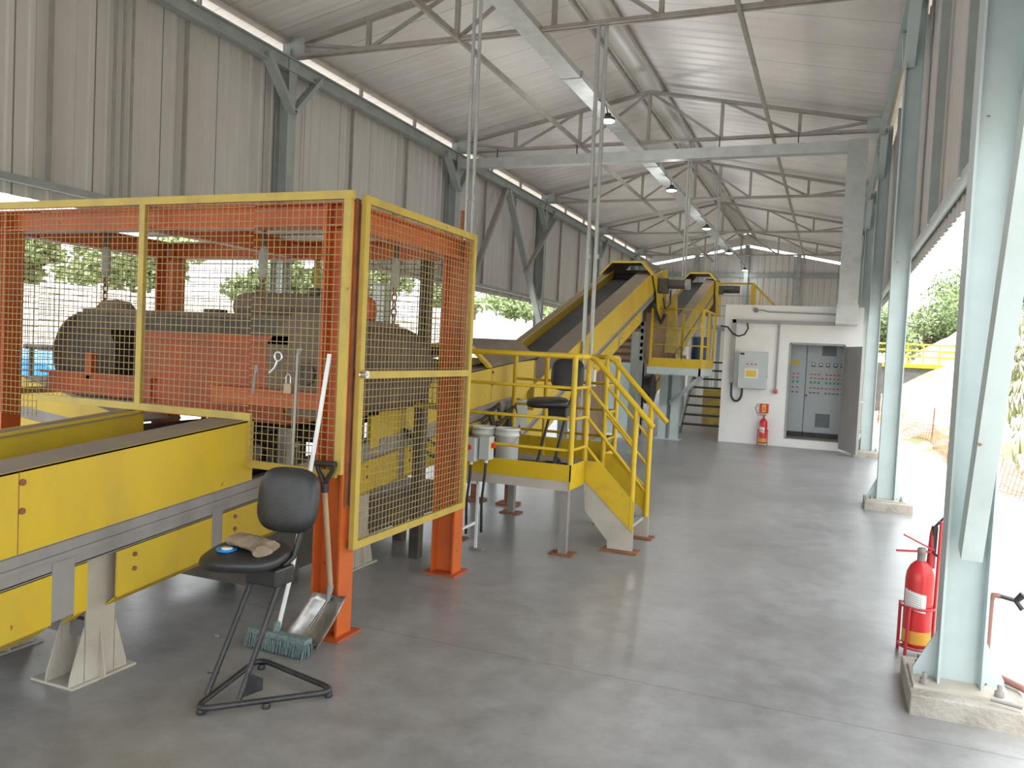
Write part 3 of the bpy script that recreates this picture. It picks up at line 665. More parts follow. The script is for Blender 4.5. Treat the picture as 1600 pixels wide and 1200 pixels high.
# ------------------------------------------------------------------ suspended magnet
MX0, MX1, MY0, MY1 = -5.16, -2.60, 4.08, 5.02
cz = 1.48; R_ = .295
t = thing('overband_magnet', 'large dusty overband magnet with orange body hanging inside the mesh cage', 'magnetic separator', (-3.85, 4.55, 1.18))
b = MB(); pts = []
for k in range(13): a = pi/2+pi*k/12; pts.append((MX0+R_+R_*cos(a), cz+R_*sin(a)))
for k in range(13): a = -pi/2+pi*k/12; pts.append((MX1-R_+R_*cos(a), cz+R_*sin(a)))
n = len(pts); cx = sum(p[0] for p in pts)/n
vs = []
for y in (MY0, MY1):
    for (x, z) in pts: vs.append((x, y, z))
for y in (MY0, MY1):
    for k, (x, z) in enumerate(pts):
        left = k < 13; c = (MX0+R_ if left else MX1-R_)
        vs.append((c+(x-c)*.93, y, cz+(z-cz)*.93))
fs = []
for k in range(n):
    j = (k+1) % n; fs += [(k, j, n+j, n+k), (2*n+k, 2*n+j, 3*n+j, 3*n+k)[::-1], (k, 2*n+k, 2*n+j, j), (n+k, n+j, 3*n+j, 3*n+k)]
b.add(vs, fs, True); b.build('belt', BELTD, t)
box(-4.9, -2.95, 4.05, 4.11, 1.665, 1.775).build('side_channel', DRK, t)
MB().cyl((MX0+R_, MY0+.03, cz), (MX0+R_, MY1-.03, cz), R_*.92, 28).build('drum', DRK, t)
MB().cyl((MX1-R_, MY0+.03, cz), (MX1-R_, MY1-.03, cz), R_*.92, 28).build('drum', DRK, t)
box(-4.25, -3.10, 4.02, 4.98, 1.13, 1.66).build('magnet_body', ORGD, t)
box(-4.28, -3.07, 4.0, 4.05, 1.62, 1.67).build('body_rim', ORGD, t)
b = box(-5.10, -4.15, 4.0, 4.05, 1.23, 1.345); b.box(-5.14, -4.12, 3.97, 4.08, 1.345, 1.36); b.box(-5.10, -4.12, 3.97, 4.08, 1.215, 1.23)
b.build('side_arm', ORGD, t)
b = box(-3.6, -2.75, 3.96, 4.02, 1.24, 1.33); b.box(-3.6, -2.75, 3.93, 4.04, 1.33, 1.345); b.build('side_arm', ORG, t)
box(-4.75, -4.69, 4.0, 4.05, 1.32, 1.50).build('drum_bearing_bracket', ORGD, t)
b = MB(); oc = []
for k in range(8): a = pi/8+2*pi*k/8; oc.append((-2.90+.345*cos(a), 4.0, 1.50+.345*sin(a)))
b.prism(oc, (0, .06, 0)); b.build('drum_guard', DUSTD, t)
MB().cyl((-2.93, 3.98, 1.45), (-2.93, 4.0, 1.45), .07, 16).build('bearing_housing', DRK, t)
box(-4.9, -2.85, 4.1, 4.95, 1.775, 1.80).build('top_plate', DUSTD, t)
b = MB().lathe([(0, 0), (.06, .005), (.095, .04), (.105, .1), (.105, 1.0), (.10, 1.03)], (-4.08, 4.72, 1.875), 20, (1,0,0)); b.build('motor_drum', DUSTD, t)
b = MB().lathe([(.11, 0), (.11, .05), (.09, .1), (.0, .11)], (-3.05, 4.72, 1.875), 20, (1,0,0)); b.build('drum_cap', ORGD, t)
box(-3.42, -3.34, 4.66, 4.74, 1.97, 2.02).build('terminal_box', DRK, t)
box(-4.1, -3.98, 4.4, 4.5, 1.80, 1.84).build('bolt_block', DRK, t)
MB().lathe([(0, 0), (.13, 0), (.13, .05), (.09, .1), (0, .11)], (-4.70, 4.2, 1.765), 14).build('lifting_boss', DUSTD, t)

def chain(label, x, y, z0, z1):
    t = thing('lifting_chain', label, 'chain', (x, y, z0), 'chains carrying the magnet')
    MB().tube([(x, y, z1), (x, y, z1-.10)], .016, 8).build('hook_eye', DRK, t)
    h = (z1-z0)
    b = MB().lathe([(.012, 0), (.028, .02), (.032, .05), (.032, .17), (.02, .21), (.01, .22)], (x, y, z1-.32), 10); b.build('turnbuckle', GRY, t)
    b = MB(); z = z0; k = 0
    while z < z1-.33:
        pts = []
        for q in range(10):
            a = 2*pi*q/10; o = .018*cos(a); pts.append((x+(o if k % 2 else 0), y+(0 if k % 2 else o), z+.03+.035*sin(a)))
        b.tube(pts, .007, 5, closed=True); z += .052; k += 1
    b.build('links', mat('rusty_chain', (.20, .12, .09), (.30, .16, .1), 20, .4, .7, .7) if 'rusty_chain' not in bpy.data.materials else bpy.data.materials['rusty_chain'], t)
chain('leftmost chain and turnbuckle holding the magnet, near the left end', -4.92, 4.30, 1.72, 2.36)
chain('middle chain and turnbuckle holding the magnet above its orange body', -3.52, 4.30, 1.55, 2.36)
chain('rear right chain holding the magnet, seen through the mesh door', -2.90, 4.95, 1.80, 2.36)
member('support_post', 'thin dark brown post behind the magnet, seen through the mesh door', 'post', box(-2.98, -2.90, 5.46, 5.54, 0, 2.5), DRK)
# tools hanging on mesh
def onmesh(name, label, b, m, parts=()): return tag(b.build(name, m), label, 'tool' if name != 'padlock' else 'padlock')
t = thing('padlock', 'small brass padlock hanging on the front mesh', 'padlock', (-2.80, 3.668, 1.35))
box(-2.825, -2.775, 3.655, 3.675, 1.35, 1.41).build('lock_body', mat('dull_brass', (.35, .27, .17), (.3, .22, .14), 9, .4, .7, .5, metal=.4), t, bevel=.004)
MB().tube([(-2.815, 3.665, 1.40), (-2.815, 3.665, 1.445), (-2.805, 3.665, 1.46), (-2.795, 3.665, 1.46), (-2.785, 3.665, 1.445), (-2.785, 3.665, 1.40)], .004, 6).build('shackle', SILV, t)
b = MB(); b.tube([(-2.87+.025*cos(a), 3.662, 1.555+.025*sin(a)) for a in [2*pi*k/14 for k in range(14)]], .007, 6, closed=True); b.tube([(-2.875, 3.662, 1.53), (-2.89, 3.66, 1.49), (-2.925, 3.66, 1.46)], .009, 6)
tag(b.build('ring_hook', SILV), 'bright ring-ended hook hanging on the front mesh left of the padlock', 'hook')
b = MB().tube([(-3.02, 3.66, 1.50), (-3.03, 3.66, 1.40), (-3.035, 3.66, 1.34)], .007, 6); b.tube([(-3.018, 3.66, 1.50), (-3.014, 3.66, 1.46)], .012, 6)
tag(b.build('spanner', STR), 'short grey spanner hanging on the front mesh before the orange body', 'spanner')
b = MB().tube([(-2.715, 3.66, 1.60), (-2.735, 3.66, 1.60), (-2.74, 3.66, 1.57), (-2.75, 3.66, .96)], .008, 6)
tag(b.build('hooked_rod', PIPE), 'long dark hooked rod hanging on the front mesh', 'rod')

# ------------------------------------------------------------------ yellow work platform with stair
DK = .56
t = thing('work_platform', 'small yellow-railed work platform with a short stair beside the conveyor', 'platform', (-2.4, 6.9, 0))
b = MB()
GR = mat('steel_grating', (.10, .095, .09), (.16, .15, .14), 30, .4, .6, .6, metal=.4)
box(-3.0, -1.95, 6.22, 7.6, DK-.03, DK-.005).build('deck', GR, t)
for y in (6.2, 7.6): box(-3.0, -1.93, y-.025, y+.03, .53, .61).build('edge_beam', BEIGE, t)
box(-1.97, -1.93, 6.235, 7.57, .53, .60).build('edge_beam', BEIGE, t)
for (x, y) in ((-1.97, 6.24), (-1.97, 7.56), (-2.96, 7.56), (-2.96, 6.24)):
    p = MB().bar((x, y, .01), (x, y, .54), .065, .065).build('leg', STR, t)
    box(x-.1, x+.1, y-.08, y+.08, 0, .01).build('foot_plate', RUST, p)
box(-2.85, -1.915, 6.17, 6.18, .61, .745).build('toe_board', YRAIL, t)
box(-3.0, -1.93, 7.61, 7.62, DK, .80).build('toe_board', YRAIL, t)
box(-1.925, -1.915, 6.17, 6.57, .54, .745).build('toe_board', YRAIL, t)
box(-1.925, -1.915, 7.23, 7.62, .54, .745).build('toe_board', YRAIL, t)
RT = 1.63
for (x, y, z) in ((-1.93, 6.2, .56), (-1.93, 6.6, .56), (-1.93, 7.2, .56), (-1.93, 7.6, .56), (-3.0, 7.6, DK), (-2.66, 7.6, DK), (-2.88, 6.2, DK)):
    MB().cyl((x, y, z), (x, y, RT), .023, 10).build('rail_post', YRAIL, t)
b = MB().tube([(-2.88, 6.2, RT), (-1.93, 6.2, RT), (-1.93, 6.6, RT)], .024, 10); b.build('hand_rail', YRAIL, t)
b = MB().tube([(-3.0, 7.6, RT), (-1.93, 7.6, RT), (-1.93, 7.2, RT)], .024, 10); b.build('hand_rail', YRAIL, t)
for z in (1.37, 1.115, .86):
    MB().tube([(-2.88, 6.2, z), (-1.93, 6.2, z), (-1.93, 6.6, z)], .014, 8).build('mid_rail', YRAIL, t)
    MB().tube([(-3.0, 7.6, z), (-1.93, 7.6, z), (-1.93, 7.2, z)], .014, 8).build('mid_rail', YRAIL, t)
# stair
SX1 = -1.47
for y, s in ((6.60, -1), (7.20, 1)):
    MB().prism([(-1.93, y, .58), (-1.90, y, .31), (-1.69, y, .07), (-1.69, y, 0.012), (SX1, y, 0.012), (SX1, y, .20)], (0, s*.01, 0)).build('stringer', BEIGE, t)
    MB().prism([(-1.915, y+s*.012, .74), (-1.79, y+s*.012, .74), (-1.475, y+s*.012, .43), (-1.475, y+s*.012, .17), (-1.915, y+s*.012, .57)], (0, s*.008, 0)).build('stair_toe_board', YRAIL, t)
    box(-1.73, -1.42, y-.09, y+.09, 0, .012).build('foot_plate', RUST, t)
    MB().tube([(-1.93, y, RT), (-1.87, y, RT-.02), (-1.35, y, 1.07)], .024, 10).build('hand_rail', YRAIL, t)
    MB().cyl((-1.50, y, .20), (-1.50, y, 1.23), .023, 10).build('rail_post', YRAIL, t)
    for dz in (.26, .51, .76):
        MB().tube([(-1.93, y, RT-dz), (-1.50, y, RT-dz-.46)], .014, 8).build('mid_rail', YRAIL, t)
for (x, z) in ((-1.82, .40), (-1.63, .20)):
    b = MB()
    for k in range(6): b.box(x-.10+k*.038, x-.10+k*.038+.022, 6.61, 7.19, z-.02, z)
    b.box(x-.105, x+.115, 6.605, 6.615, z-.025, z+.002); b.box(x-.105, x+.115, 7.185, 7.195, z-.025, z+.002)
    b.box(x+.108, x+.115, 6.61, 7.19, z-.025, z+.002); b.build('step', GALV, t)

# buckets
def bucket(label, x, y, z):
    t = thing('bucket', label, 'bucket', (x, y, z), 'white buckets on the platform')
    MB().lathe([(r_*.9, z_*1.5) for r_, z_ in [(0, 0), (.110, 0), (.112, .01), (.118, .21), (.125, .212), (.125, .222), (.119, .224), (.120, .245), (.127, .247), (.127, .258), (.120, .26), (.113, .26), (.098, .012), (0, .012)]], (x, y, z), 28).build('pail', WPL, t)
    MB().tube([(x-.112, y, z+.33), (x-.1, y-.075, z+.27), (x, y-.125, z+.24), (x+.1, y-.075, z+.27), (x+.112, y, z+.33)], .003, 5).build('handle', PIPE, t)
bucket('white plastic bucket on the platform, right of the two and nearer the stair', -2.70, 6.72, DK)
bucket('white plastic bucket on the platform, left of the two beside the switch boxes', -2.93, 6.70, DK)

# switch boxes on a light stand
t = thing('switch_stand', 'thin pale angle stand carrying two grey switch boxes beside the cage', 'stand', (-2.67, 6.0, 0))
b = MB().bar((-2.65, 6.0, .01), (-2.65, 6.0, .56), .02, .02); b.bar((-2.66, 6.0, .22), (-2.86, 5.7, .10), .02, .02); b.bar((-2.65, 6.0, .55), (-2.9, 6.0, .55), .02, .02)
b.build('angle_frame', WPL, t); box(-2.69, -2.58, 5.96, 6.04, 0, .01).build('foot_plate', STR, t)
def switchbox(label, x, y, z, sx, sy, sz, btn):
    t = thing('switch_box', label, 'switch box', (x, y, z), 'grey switch boxes by the cage')
    box(x, x+sx, y, y+sy, z, z+sz).build('enclosure', CABG, t, bevel=.005)
    if btn == 'red': MB().cyl((x+sx*.5, y-.03, z+sz*.62), (x+sx*.5, y, z+sz*.62), .022, 12).build('stop_button', RBTN, t)
    else:
        box(x+sx, x+sx+.004, y+.02, y+sy-.02, z+sz*.45, z+sz*.8).build('yellow_plate', YBTN, t)
        MB().cyl((x+sx+.004, y+sy*.5, z+sz*.62), (x+sx+.03, y+sy*.5, z+sz*.62), .022, 12).build('isolator_knob', RBTN, t)
    MB().tube([(x+sx*.5, y+sy*.5, z), (x+sx*.45, y+sy*.5, z-.12), (x+sx*.2, y+sy*.6, z-.35), (x+sx*.1, y+.1, z-.62)], .012, 8).build('flex_cable', BLK, t)
    MB().cyl((x+sx*.5, y+sy*.5, z-.03), (x+sx*.5, y+sy*.5, z), .016, 10).build('gland', WPL, t)
switchbox('grey switch box with a red stop button beside the mesh door', -2.76, 5.92, .73, .10, .10, .19, 'red')
switchbox('grey isolator box with yellow plate and red knob nearest the platform', -2.64, 5.96, .75, .09, .10, .19, 'iso')

# ------------------------------------------------------------------ sit-stand stool
def cushion(center, ax, ay, az, a, b_, c, n=36, m=16, e=.62):
    """superellipsoid pad"""
    C_ = Vector(center); ax = Vector(ax).normalized(); ay = Vector(ay).normalized(); az = Vector(az).normalized(); mb = MB(); vs = []
    sg = lambda t, e: (1 if t >= 0 else -1)*abs(t)**e
    for i in range(m+1):
        ph = -pi/2+pi*i/m
        for k in range(n):
            th = 2*pi*k/n
            x = a*sg(cos(ph), .45)*sg(cos(th), e); y = b_*sg(cos(ph), .45)*sg(sin(th), e); z = c*sg(sin(ph), .8)
            z -= .12*c*(x*x/(a*a)+y*y/(b_*b_))*0
            vs.append(C_+ax*x+ay*y+az*z)
    fs = [(i*n+k, i*n+(k+1) % n, (i+1)*n+(k+1) % n, (i+1)*n+k) for i in range(m) for k in range(n)]
    return mb.add(vs, fs, True)
# small switch on the far conduit pair
t = thing('switch_box', 'white switch box with red knob on the conduits beyond the platform stair', 'switch box', (-3.0, 10.2, 1.3))
box(-3.05, -2.90, 10.18, 10.27, 1.23, 1.45).build('enclosure', WPL, t, bevel=.005)
MB().cyl((-2.975, 10.15, 1.33), (-2.975, 10.18, 1.33), .03, 12).build('knob', RBTN, t)
MB().tube([(-2.98, 10.22, 1.23), (-2.97, 10.2, .8), (-3.0, 10.22, .15)], .014, 6).build('flex_cable', PIPE, t)
S = thing('work_stool', 'black sit-stand stool with padded seat and backrest in the foreground', 'stool', (-2.40, 3.05, 0))
def rc(p, q, r, f=.16):
    """corner rounding helper"""
    return None
def rounded_loop(corners, r, seg=6):
    out = []; n = len(corners)
    for i in range(n):
        p = Vector(corners[i]); a = Vector(corners[i-1]); c = Vector(corners[(i+1) % n])
        da = (a-p).normalized(); dc = (c-p).normalized()
        s = p+da*r; e = p+dc*r
        for k in range(seg+1):
            u = k/seg; out.append((1-u)**2*s+2*u*(1-u)*p+u*u*e)
    return out
base = [(-2.515, 2.66, .035), (-2.36, 2.70, .035), (-2.05, 3.185, .035), (-2.63, 3.30, .035)]
base = [(-2.475, 2.66, .035), (-2.04, 3.115, .035), (-2.60, 3.25, .035)]
MB().tube(rounded_loop(base, .09), .0135, 10, closed=True).build('base_loop', BTUBE, S)
MB().tube([(-2.515, 2.79, .04), (-2.49, 3.06, .54)], .0135, 10).build('upright_tube', BTUBE, S)
MB().tube([(-2.365, 2.83, .04), (-2.33, 3.07, .57)], .0135, 10).build('upright_tube', BTUBE, S)
MB().prism([(-2.36, 2.845, .045), (-2.335, 2.945, .045), (-2.335, 2.945, .10), (-2.352, 2.865, .15)], (.006, 0, 0)).build('gusset_plate', BTUBE, S)
for (x, y) in ((-2.47, 2.71), (-2.085, 3.11), (-2.56, 3.22), (-2.26, 2.885)): MB().lathe([(.018, 0), (.02, .012), (.014, .024)], (x, y, 0), 12).build('rubber_foot', BLK, S)
box(-2.50, -2.32, 3.00, 3.14, .50, .585).build('seat_mechanism', BLK, S, bevel=.01)
sn = Vector((-.05, -.10, 1)).normalized(); sxv = Vector((.95, .25, .05)).normalized(); syv = sn.cross(sxv)
cushion((-2.515, 3.03, .622), sxv, syv, sn, .198, .175, .042).build('seat', VINYL, S)
bn = Vector((.12, -.97, .16)).normalized(); bx = Vector((0, 0, 1)).cross(bn).normalized()*-1; by = bn.cross(bx)
cushion((-2.365, 3.13, .890), bx, by, bn, .158, .155, .042).build('backrest', VINYL, S)
MB().tube([(-2.33, 3.17, .86), (-2.32, 3.17, .72), (-2.33, 3.14, .62), (-2.37, 3.08, .56)], [.014]*4, 8).build('back_support', BTUBE, S)
dup(S, (-2.34, 7.1, DK-.0), rz=0, label='black sit-stand stool standing on the yellow-railed work platform')
t = thing('rolled_sack', 'rolled beige cloth sack lying on the seat of the front stool', 'sack', (-2.49, 3.03, .66))
def roll(c, d, r0, r1, L_):
    c = Vector(c); d = Vector(d).normalized(); b = MB(); rng = random.Random(2); n = 16; m = 9; u = Vector((0,0,1)); a = d.cross(u).normalized(); bb = a.cross(d)
    vs = []
    for i in range(m+1):
        s = i/m; 
        for k in range(n):
            th = 2*pi*k/n; r = (1+.12*sin(3*th+4*s)+.08*rng.uniform(-1, 1))
            vs.append(c+d*(s-.5)*L_+a*cos(th)*r0*r+bb*sin(th)*r1*r)
    b.add(vs, [(i*n+k, i*n+(k+1) % n, (i+1)*n+(k+1) % n, (i+1)*n+k) for i in range(m) for k in range(n)], True)
    b.add(vs[:n], [tuple(range(n))]); b.add(vs[-n:], [tuple(range(n))]); return b
roll((-2.475, 3.02, .690), (.92, -.05, -.03), .060, .030, .22).build('roll', CLOTH, t)
roll((-2.40, 2.985, .683), (.6, -.5, -.05), .045, .026, .10).build('fold', CLOTH, t)
t = thing('plastic_lid', 'bright blue and white plastic lid on the front stool seat beside the sack', 'lid', (-2.56, 2.95, .655))
MB().lathe([(0, 0), (.045, 0), (.05, .008), (.045, .014), (0, .014)], (-2.575, 2.96, .652), 20).build('blue_rim', BLUE, t)
MB().lathe([(0, .014), (.026, .014), (.026, .020), (0, .020)], (-2.563, 2.948, .652), 20).build('white_disc', WHT, t)

# ------------------------------------------------------------------ push broom and shovel
t = thing('push_broom', 'push broom with blue-green bristles and long white handle leaning on the mesh', 'broom', (-2.66, 3.43, 0))
a = Vector((-2.83, 3.46, .085)); c = Vector((-2.44, 3.44, .085)); d = c-a
MB().bar(a, c, .06, .03).build('head_block', BRIS, t, bevel=.006)
b = MB(); rng = random.Random(4)
for i in range(62):
    for j in range(7):
        p = a+d*(i+.5)/62; off = (j-3)*.009; sp = (j-3)*.006
        q = Vector((p.x+rng.uniform(-.004, .004), p.y+off, p.z-.01)); e = Vector((q.x+rng.uniform(-.008, .008), q.y+sp+rng.uniform(-.006, .006), .004+rng.uniform(0, .008)))
        b.tube([q, e], .0032, 4)
o = b.build('bristles', BRIS, t); o['kind'] = 'stuff'
hp = [(-2.665, 3.475, .10), (-2.625, 3.52, .40), (-2.58, 3.57, .85), (-2.545, 3.61, 1.25), (-2.525, 3.65, 1.585)]
MB().tube([(-2.668, 3.46, .08), (-2.664, 3.475, .15)], [.022, .016], 10).build('socket', BRIS, t)
MB().tube(hp, .0125, 10).build('handle', WPL, t)
t = thing('shovel', 'square-mouth shovel with worn steel blade and black grip leaning on the orange post', 'shovel', (-2.50, 3.6, 0))
b = MB(); nx, ny = 8, 8; vs = []
cb = Vector((-2.565, 3.515, .004)); ct = Vector((-2.455, 3.665, .27)); wdir = Vector((.98, .12, 0)).normalized(); up = (ct-cb); nr = wdir.cross(up).normalized()
if nr.y > 0: nr = -nr
for j in range(ny+1):
    for i in range(nx+1):
        u = (i/nx-.5); v = j/ny
        vs.append(cb+up*v+wdir*u*(.245-.05*v)+nr*(.16*u*u*4*.25+.022*sin(v*pi)*-1))
b.add(vs, [(j*(nx+1)+i, j*(nx+1)+i+1, (j+1)*(nx+1)+i+1, (j+1)*(nx+1)+i) for j in range(ny) for i in range(nx)], True)
o = b.build('blade', STEEL, t); o.modifiers.new('t', 'SOLIDIFY').thickness = .003
for s in (-1, 1):
    MB().tube([cb+wdir*s*.0+up*.35+nr*.012, cb+up*.7+nr*.014+wdir*s*.0, ct+nr*.01], .008, 6).build('rib', STEEL, t)
g0 = Vector((-2.475, 3.672, .26)); g1 = Vector((-2.525, 3.655, .83))
MB().tube([ct+up*-.12+nr*.01, g0+Vector((0,0,.06))], [.012, .018], 10).build('blade_socket', STR, t)
MB().tube([g0+Vector((0,-.002,.05)), g1], .0155, 10).build('shaft', WOOD, t)
MB().tube([g1, g1+Vector((-.003, 0, .05))], [.02, .022], 10).build('grip_socket', BLK, t)
gt = g1+Vector((-.003, 0, .045))
MB().tube([gt, gt+Vector((-.045, 0, .075)), gt+Vector((-.055, 0, .10))], [.014, .012, .012], 8).build('grip_arm', BLK, t)
MB().tube([gt, gt+Vector((.045, 0, .08)), gt+Vector((.055, 0, .105))], [.014, .012, .012], 8).build('grip_arm', BLK, t)
MB().tube([gt+Vector((-.064, 0, .108)), gt+Vector((.064, 0, .115))], .017, 10).build('grip_bar', BLK, t)

# ------------------------------------------------------------------ fire extinguishers
def extinguisher(label, x, y, s=1.0):
    t = thing('fire_extinguisher', label, 'fire extinguisher', (x, y, 0))
    z = .045*s
    MB().lathe([(0, 0), (.066*s, .0), (.075*s, .015*s), (.0765*s, .05*s), (.0765*s, .39*s), (.072*s, .43*s), (.055*s, .47*s), (.032*s, .495*s), (.024*s, .50*s), (.0, .50*s)], (x, y, z), 32).build('cylinder', RED, t)
    MB().lathe([(.0772*s, .025*s), (.0772*s, .10*s)], (x, y, z), 32).build('yellow_band', mat('extinguisher_band', (.70, .36, .05), (.62, .32, .05), 6, .4, .8, .4) if 'extinguisher_band' not in bpy.data.materials else bpy.data.materials['extinguisher_band'], t)
    MB().lathe([(.022*s, .50*s), (.022*s, .545*s), (.028*s, .55*s), (.02*s, .575*s), (0, .58*s)], (x, y, z), 16).build('valve', STR, t)
    zz = z+.56*s
    b = MB().bar((x+.05*s, y, zz), (x-.135*s, y-.02, zz-.012*s), .018*s, .010*s); b.bar((x+.05*s, y, zz+.015*s), (x-.10*s, y-.02, zz+.085*s), .018*s, .008*s)
    b.build('operating_lever', REDD, t)
    # curved label
    n = 8; vs = []; tilt = .12
    for j in (0, 1):
        for k in range(n+1):
            a = radians(200+95*k/n); r = .0785*s
            vs.append((x+r*cos(a), y+r*sin(a), z+(.235+.105*j - .02*k/n*1.2)*s))
    MB().add(vs, [(k, k+1, n+2+k, n+1+k) for k in range(n)], True).build('label', WHT, t)
    b = MB()
    for j in range(6):
        for k in range(n-1):
            a0 = radians(205+85*k/n); a1 = radians(205+85*(k+.8)/n); r = .0792*s; zq = z+(.25+.013*j-.02*k/n*1.2)*s
            b.add([(x+r*cos(a0), y+r*sin(a0), zq), (x+r*cos(a1), y+r*sin(a1), zq-.002), (x+r*cos(a1), y+r*sin(a1), zq+.001), (x+r*cos(a0), y+r*sin(a0), zq+.003)], [(0, 1, 2, 3)])
    b.build('label_text', PIPE, t)
    return t
EX, EY = .545, 5.18
t = extinguisher('large red fire extinguisher in a red floor stand beside the nearest column', EX, EY)
MB().tube([(EX+.06, EY+.03, .60), (EX+.10, EY+.05, .56), (EX+.22, EY+.06, .60), (EX+.26, EY+.07, .72), (EX+.20, EY+.07, .80), (EX+.11, EY+.06, .80), (EX+.065, EY+.06, .74)], .008, 8).build('hose', BLK, t)
MB().tube([(EX+.065, EY+.06, .745), (EX+.06, EY+.06, .70), (EX+.055, EY+.05, .50)], [.016, .02, .024], 10).build('horn', REDD, t)
MB().tube([(EX+.066, EY+.058, .745), (EX+.062, EY+.055, .58)], [.019, .02], 10).build('horn_grip', BLK, t)
s = thing('extinguisher_stand', 'red wire floor stand holding the large fire extinguisher', 'stand', (EX, EY, 0))
for z in (.045, .28):
    MB().tube([(EX+.092*cos(a), EY+.092*sin(a), z) for a in [2*pi*k/28 for k in range(28)]], .007, 8, closed=True).build('ring', REDD, s)
b = MB()
for a in (.3, .8): pass
MB().tube([(EX+.088, EY+.03, 0), (EX+.094, EY+.03, .78)], .009, 8).build('tall_rod', REDD, s)
MB().tube([(EX-.06, EY-.08, 0), (EX-.05, EY-.085, .29)], .009, 8).build('front_rod', REDD, s)
MB().tube([(EX-.09, EY+.04, 0), (EX-.09, EY+.035, .29)], .009, 8).build('rear_rod', REDD, s)
MB().tube([(EX-.09, EY, .04), (EX+.09, EY, .04)], .006, 8).build('cross_rod', REDD, s)

t2 = extinguisher('red fire extinguisher standing against the white room wall below its sign', -1.21, 16.68, 1.0)
MB().tube([(-1.24, 16.62, .62), (-1.34, 16.62, .64), (-1.38, 16.63, .74), (-1.33, 16.64, .83)], .008, 6).build('hose', BLK, t2)
s = thing('extinguisher_stand', 'red floor stand of the extinguisher at the white room wall', 'stand', (-1.21, 16.68, 0))
for z in (.05, .30): MB().tube([(-1.21+.092*cos(a), 16.68+.075*sin(a), z) for a in [2*pi*k/20 for k in range(20)]], .007, 6, closed=True).build('ring', REDD, s)
for x in (-1.31, -1.12): MB().tube([(x, 16.66, 0), (x, 16.66, .32)], .008, 6).build('rod', REDD, s)
t = thing('safety_sign', 'small red and yellow extinguisher sign on the white wall', 'sign', (-1.22, 16.78, .64))
box(-1.31, -1.14, 16.775, 16.785, .64, .83).build('sign_plate', RBTN, t)
box(-1.26, -1.19, 16.768, 16.776, .66, .81).build('yellow_field', YBTN, t)
box(-1.235, -1.215, 16.764, 16.769, .69, .77).build('symbol', RBTN, t)

# water pipe and tap beside nearest column
t = thing('water_tap', 'brown water pipe with dark tap behind the nearest right column', 'tap', (.92, 4.9, -.2))
MB().tube([(.90, 4.9, .47), (.87, 4.9, .47), (.86, 4.9, .44), (.855, 4.9, -.1)], .016, 8).build('riser', PVC, t)
MB().tube([(.90, 4.9, .47), (.98, 4.88, .46)], .012, 8).build('spout', BLK, t)
MB().tube([(.97, 4.88, .46), (1.0, 4.87, .50)], [.014, .02], 8).build('valve', BLK, t)
MB().tube([(.97, 4.88, .46), (1.0, 4.87, .42)], [.012, .013], 8).build('nozzle', BLK, t)
member('water_pipe', 'short brown pipe elbow lying at the edge of the nearest plinth', 'pipe', MB().tube([(.86, 4.62, .13), (.95, 4.5, .13), (.98, 4.45, .12), (.985, 4.42, -.1)], .018, 8), PVC)
member('threaded_rod', 'short loose steel rod lying on the nearest plinth', 'rod', MB().tube([(.78, 4.28, .128), (.90, 4.24, .128)], .008, 6), STR)

# ------------------------------------------------------------------ white control room
OY = 16.8; OX0 = -2.09; OX1 = .50; OH0 = 2.80
DX0, DX1, DH = -.80, .20, 2.06
b = box(OX0, DX0, OY, OY+.15, 0, OH0); b.box(DX0, DX1, OY, OY+.15, DH, OH0); b.box(DX1, OX1, OY, OY+.15, 0, OH0); b.box(DX0, DX1, OY, OY+.15, 0, .16)
struct(b.build('wall_front', PLAST)); 
struct(box(OX0, OX0+.15, OY+.15, OY+5, 0, OH0).build('wall_side', PLAST))
struct(box(OX1-.15, OX1, OY+.15, OY+5, 0, OH0).build('wall_inner', PLAST))
struct(box(OX0, OX1, OY+5, OY+5.15, 0, OH0).build('wall_rear', PLAST))
struct(box(OX0, OX1, OY+.15, OY+5, OH0-.12, OH0).build('trim_2', PLAST))
struct(box(OX0+.15, OX1-.15, OY+.15, OY+5, 0, .16).build('trim_3', CONC))
b = box(DX0-.02, DX0+.02, OY-.01, OY+.16, .16, DH); b.box(DX1-.02, DX1+.02, OY-.01, OY+.16, .16, DH); b.box(DX0, DX1, OY-.01, OY+.16, DH-.02, DH+.02)
struct(b.build('trim_4', GRY))
# open door leaf
t = bpy.data.objects.new('door_1', None); COL.objects.link(t); t.location = (DX1, OY, 0); ORI[t.name] = Vector((DX1, OY, 0)); struct(t)
DGR = mat('grey_door_steel', (.36, .35, .34), (.31, .30, .29), 2, .4, .7, .5)
MB().bar((DX1+.01, OY-.02, 1.04), (DX1+.30, OY-.93, 1.04), .04, 1.98).build('door_leaf', DGR, t)
MB().tube([(DX1+.29, OY-.86, 1.02), (DX1+.36, OY-.84, 1.02), (DX1+.34, OY-.76, 1.02)], .012, 8).build('door_handle', SILV, t)
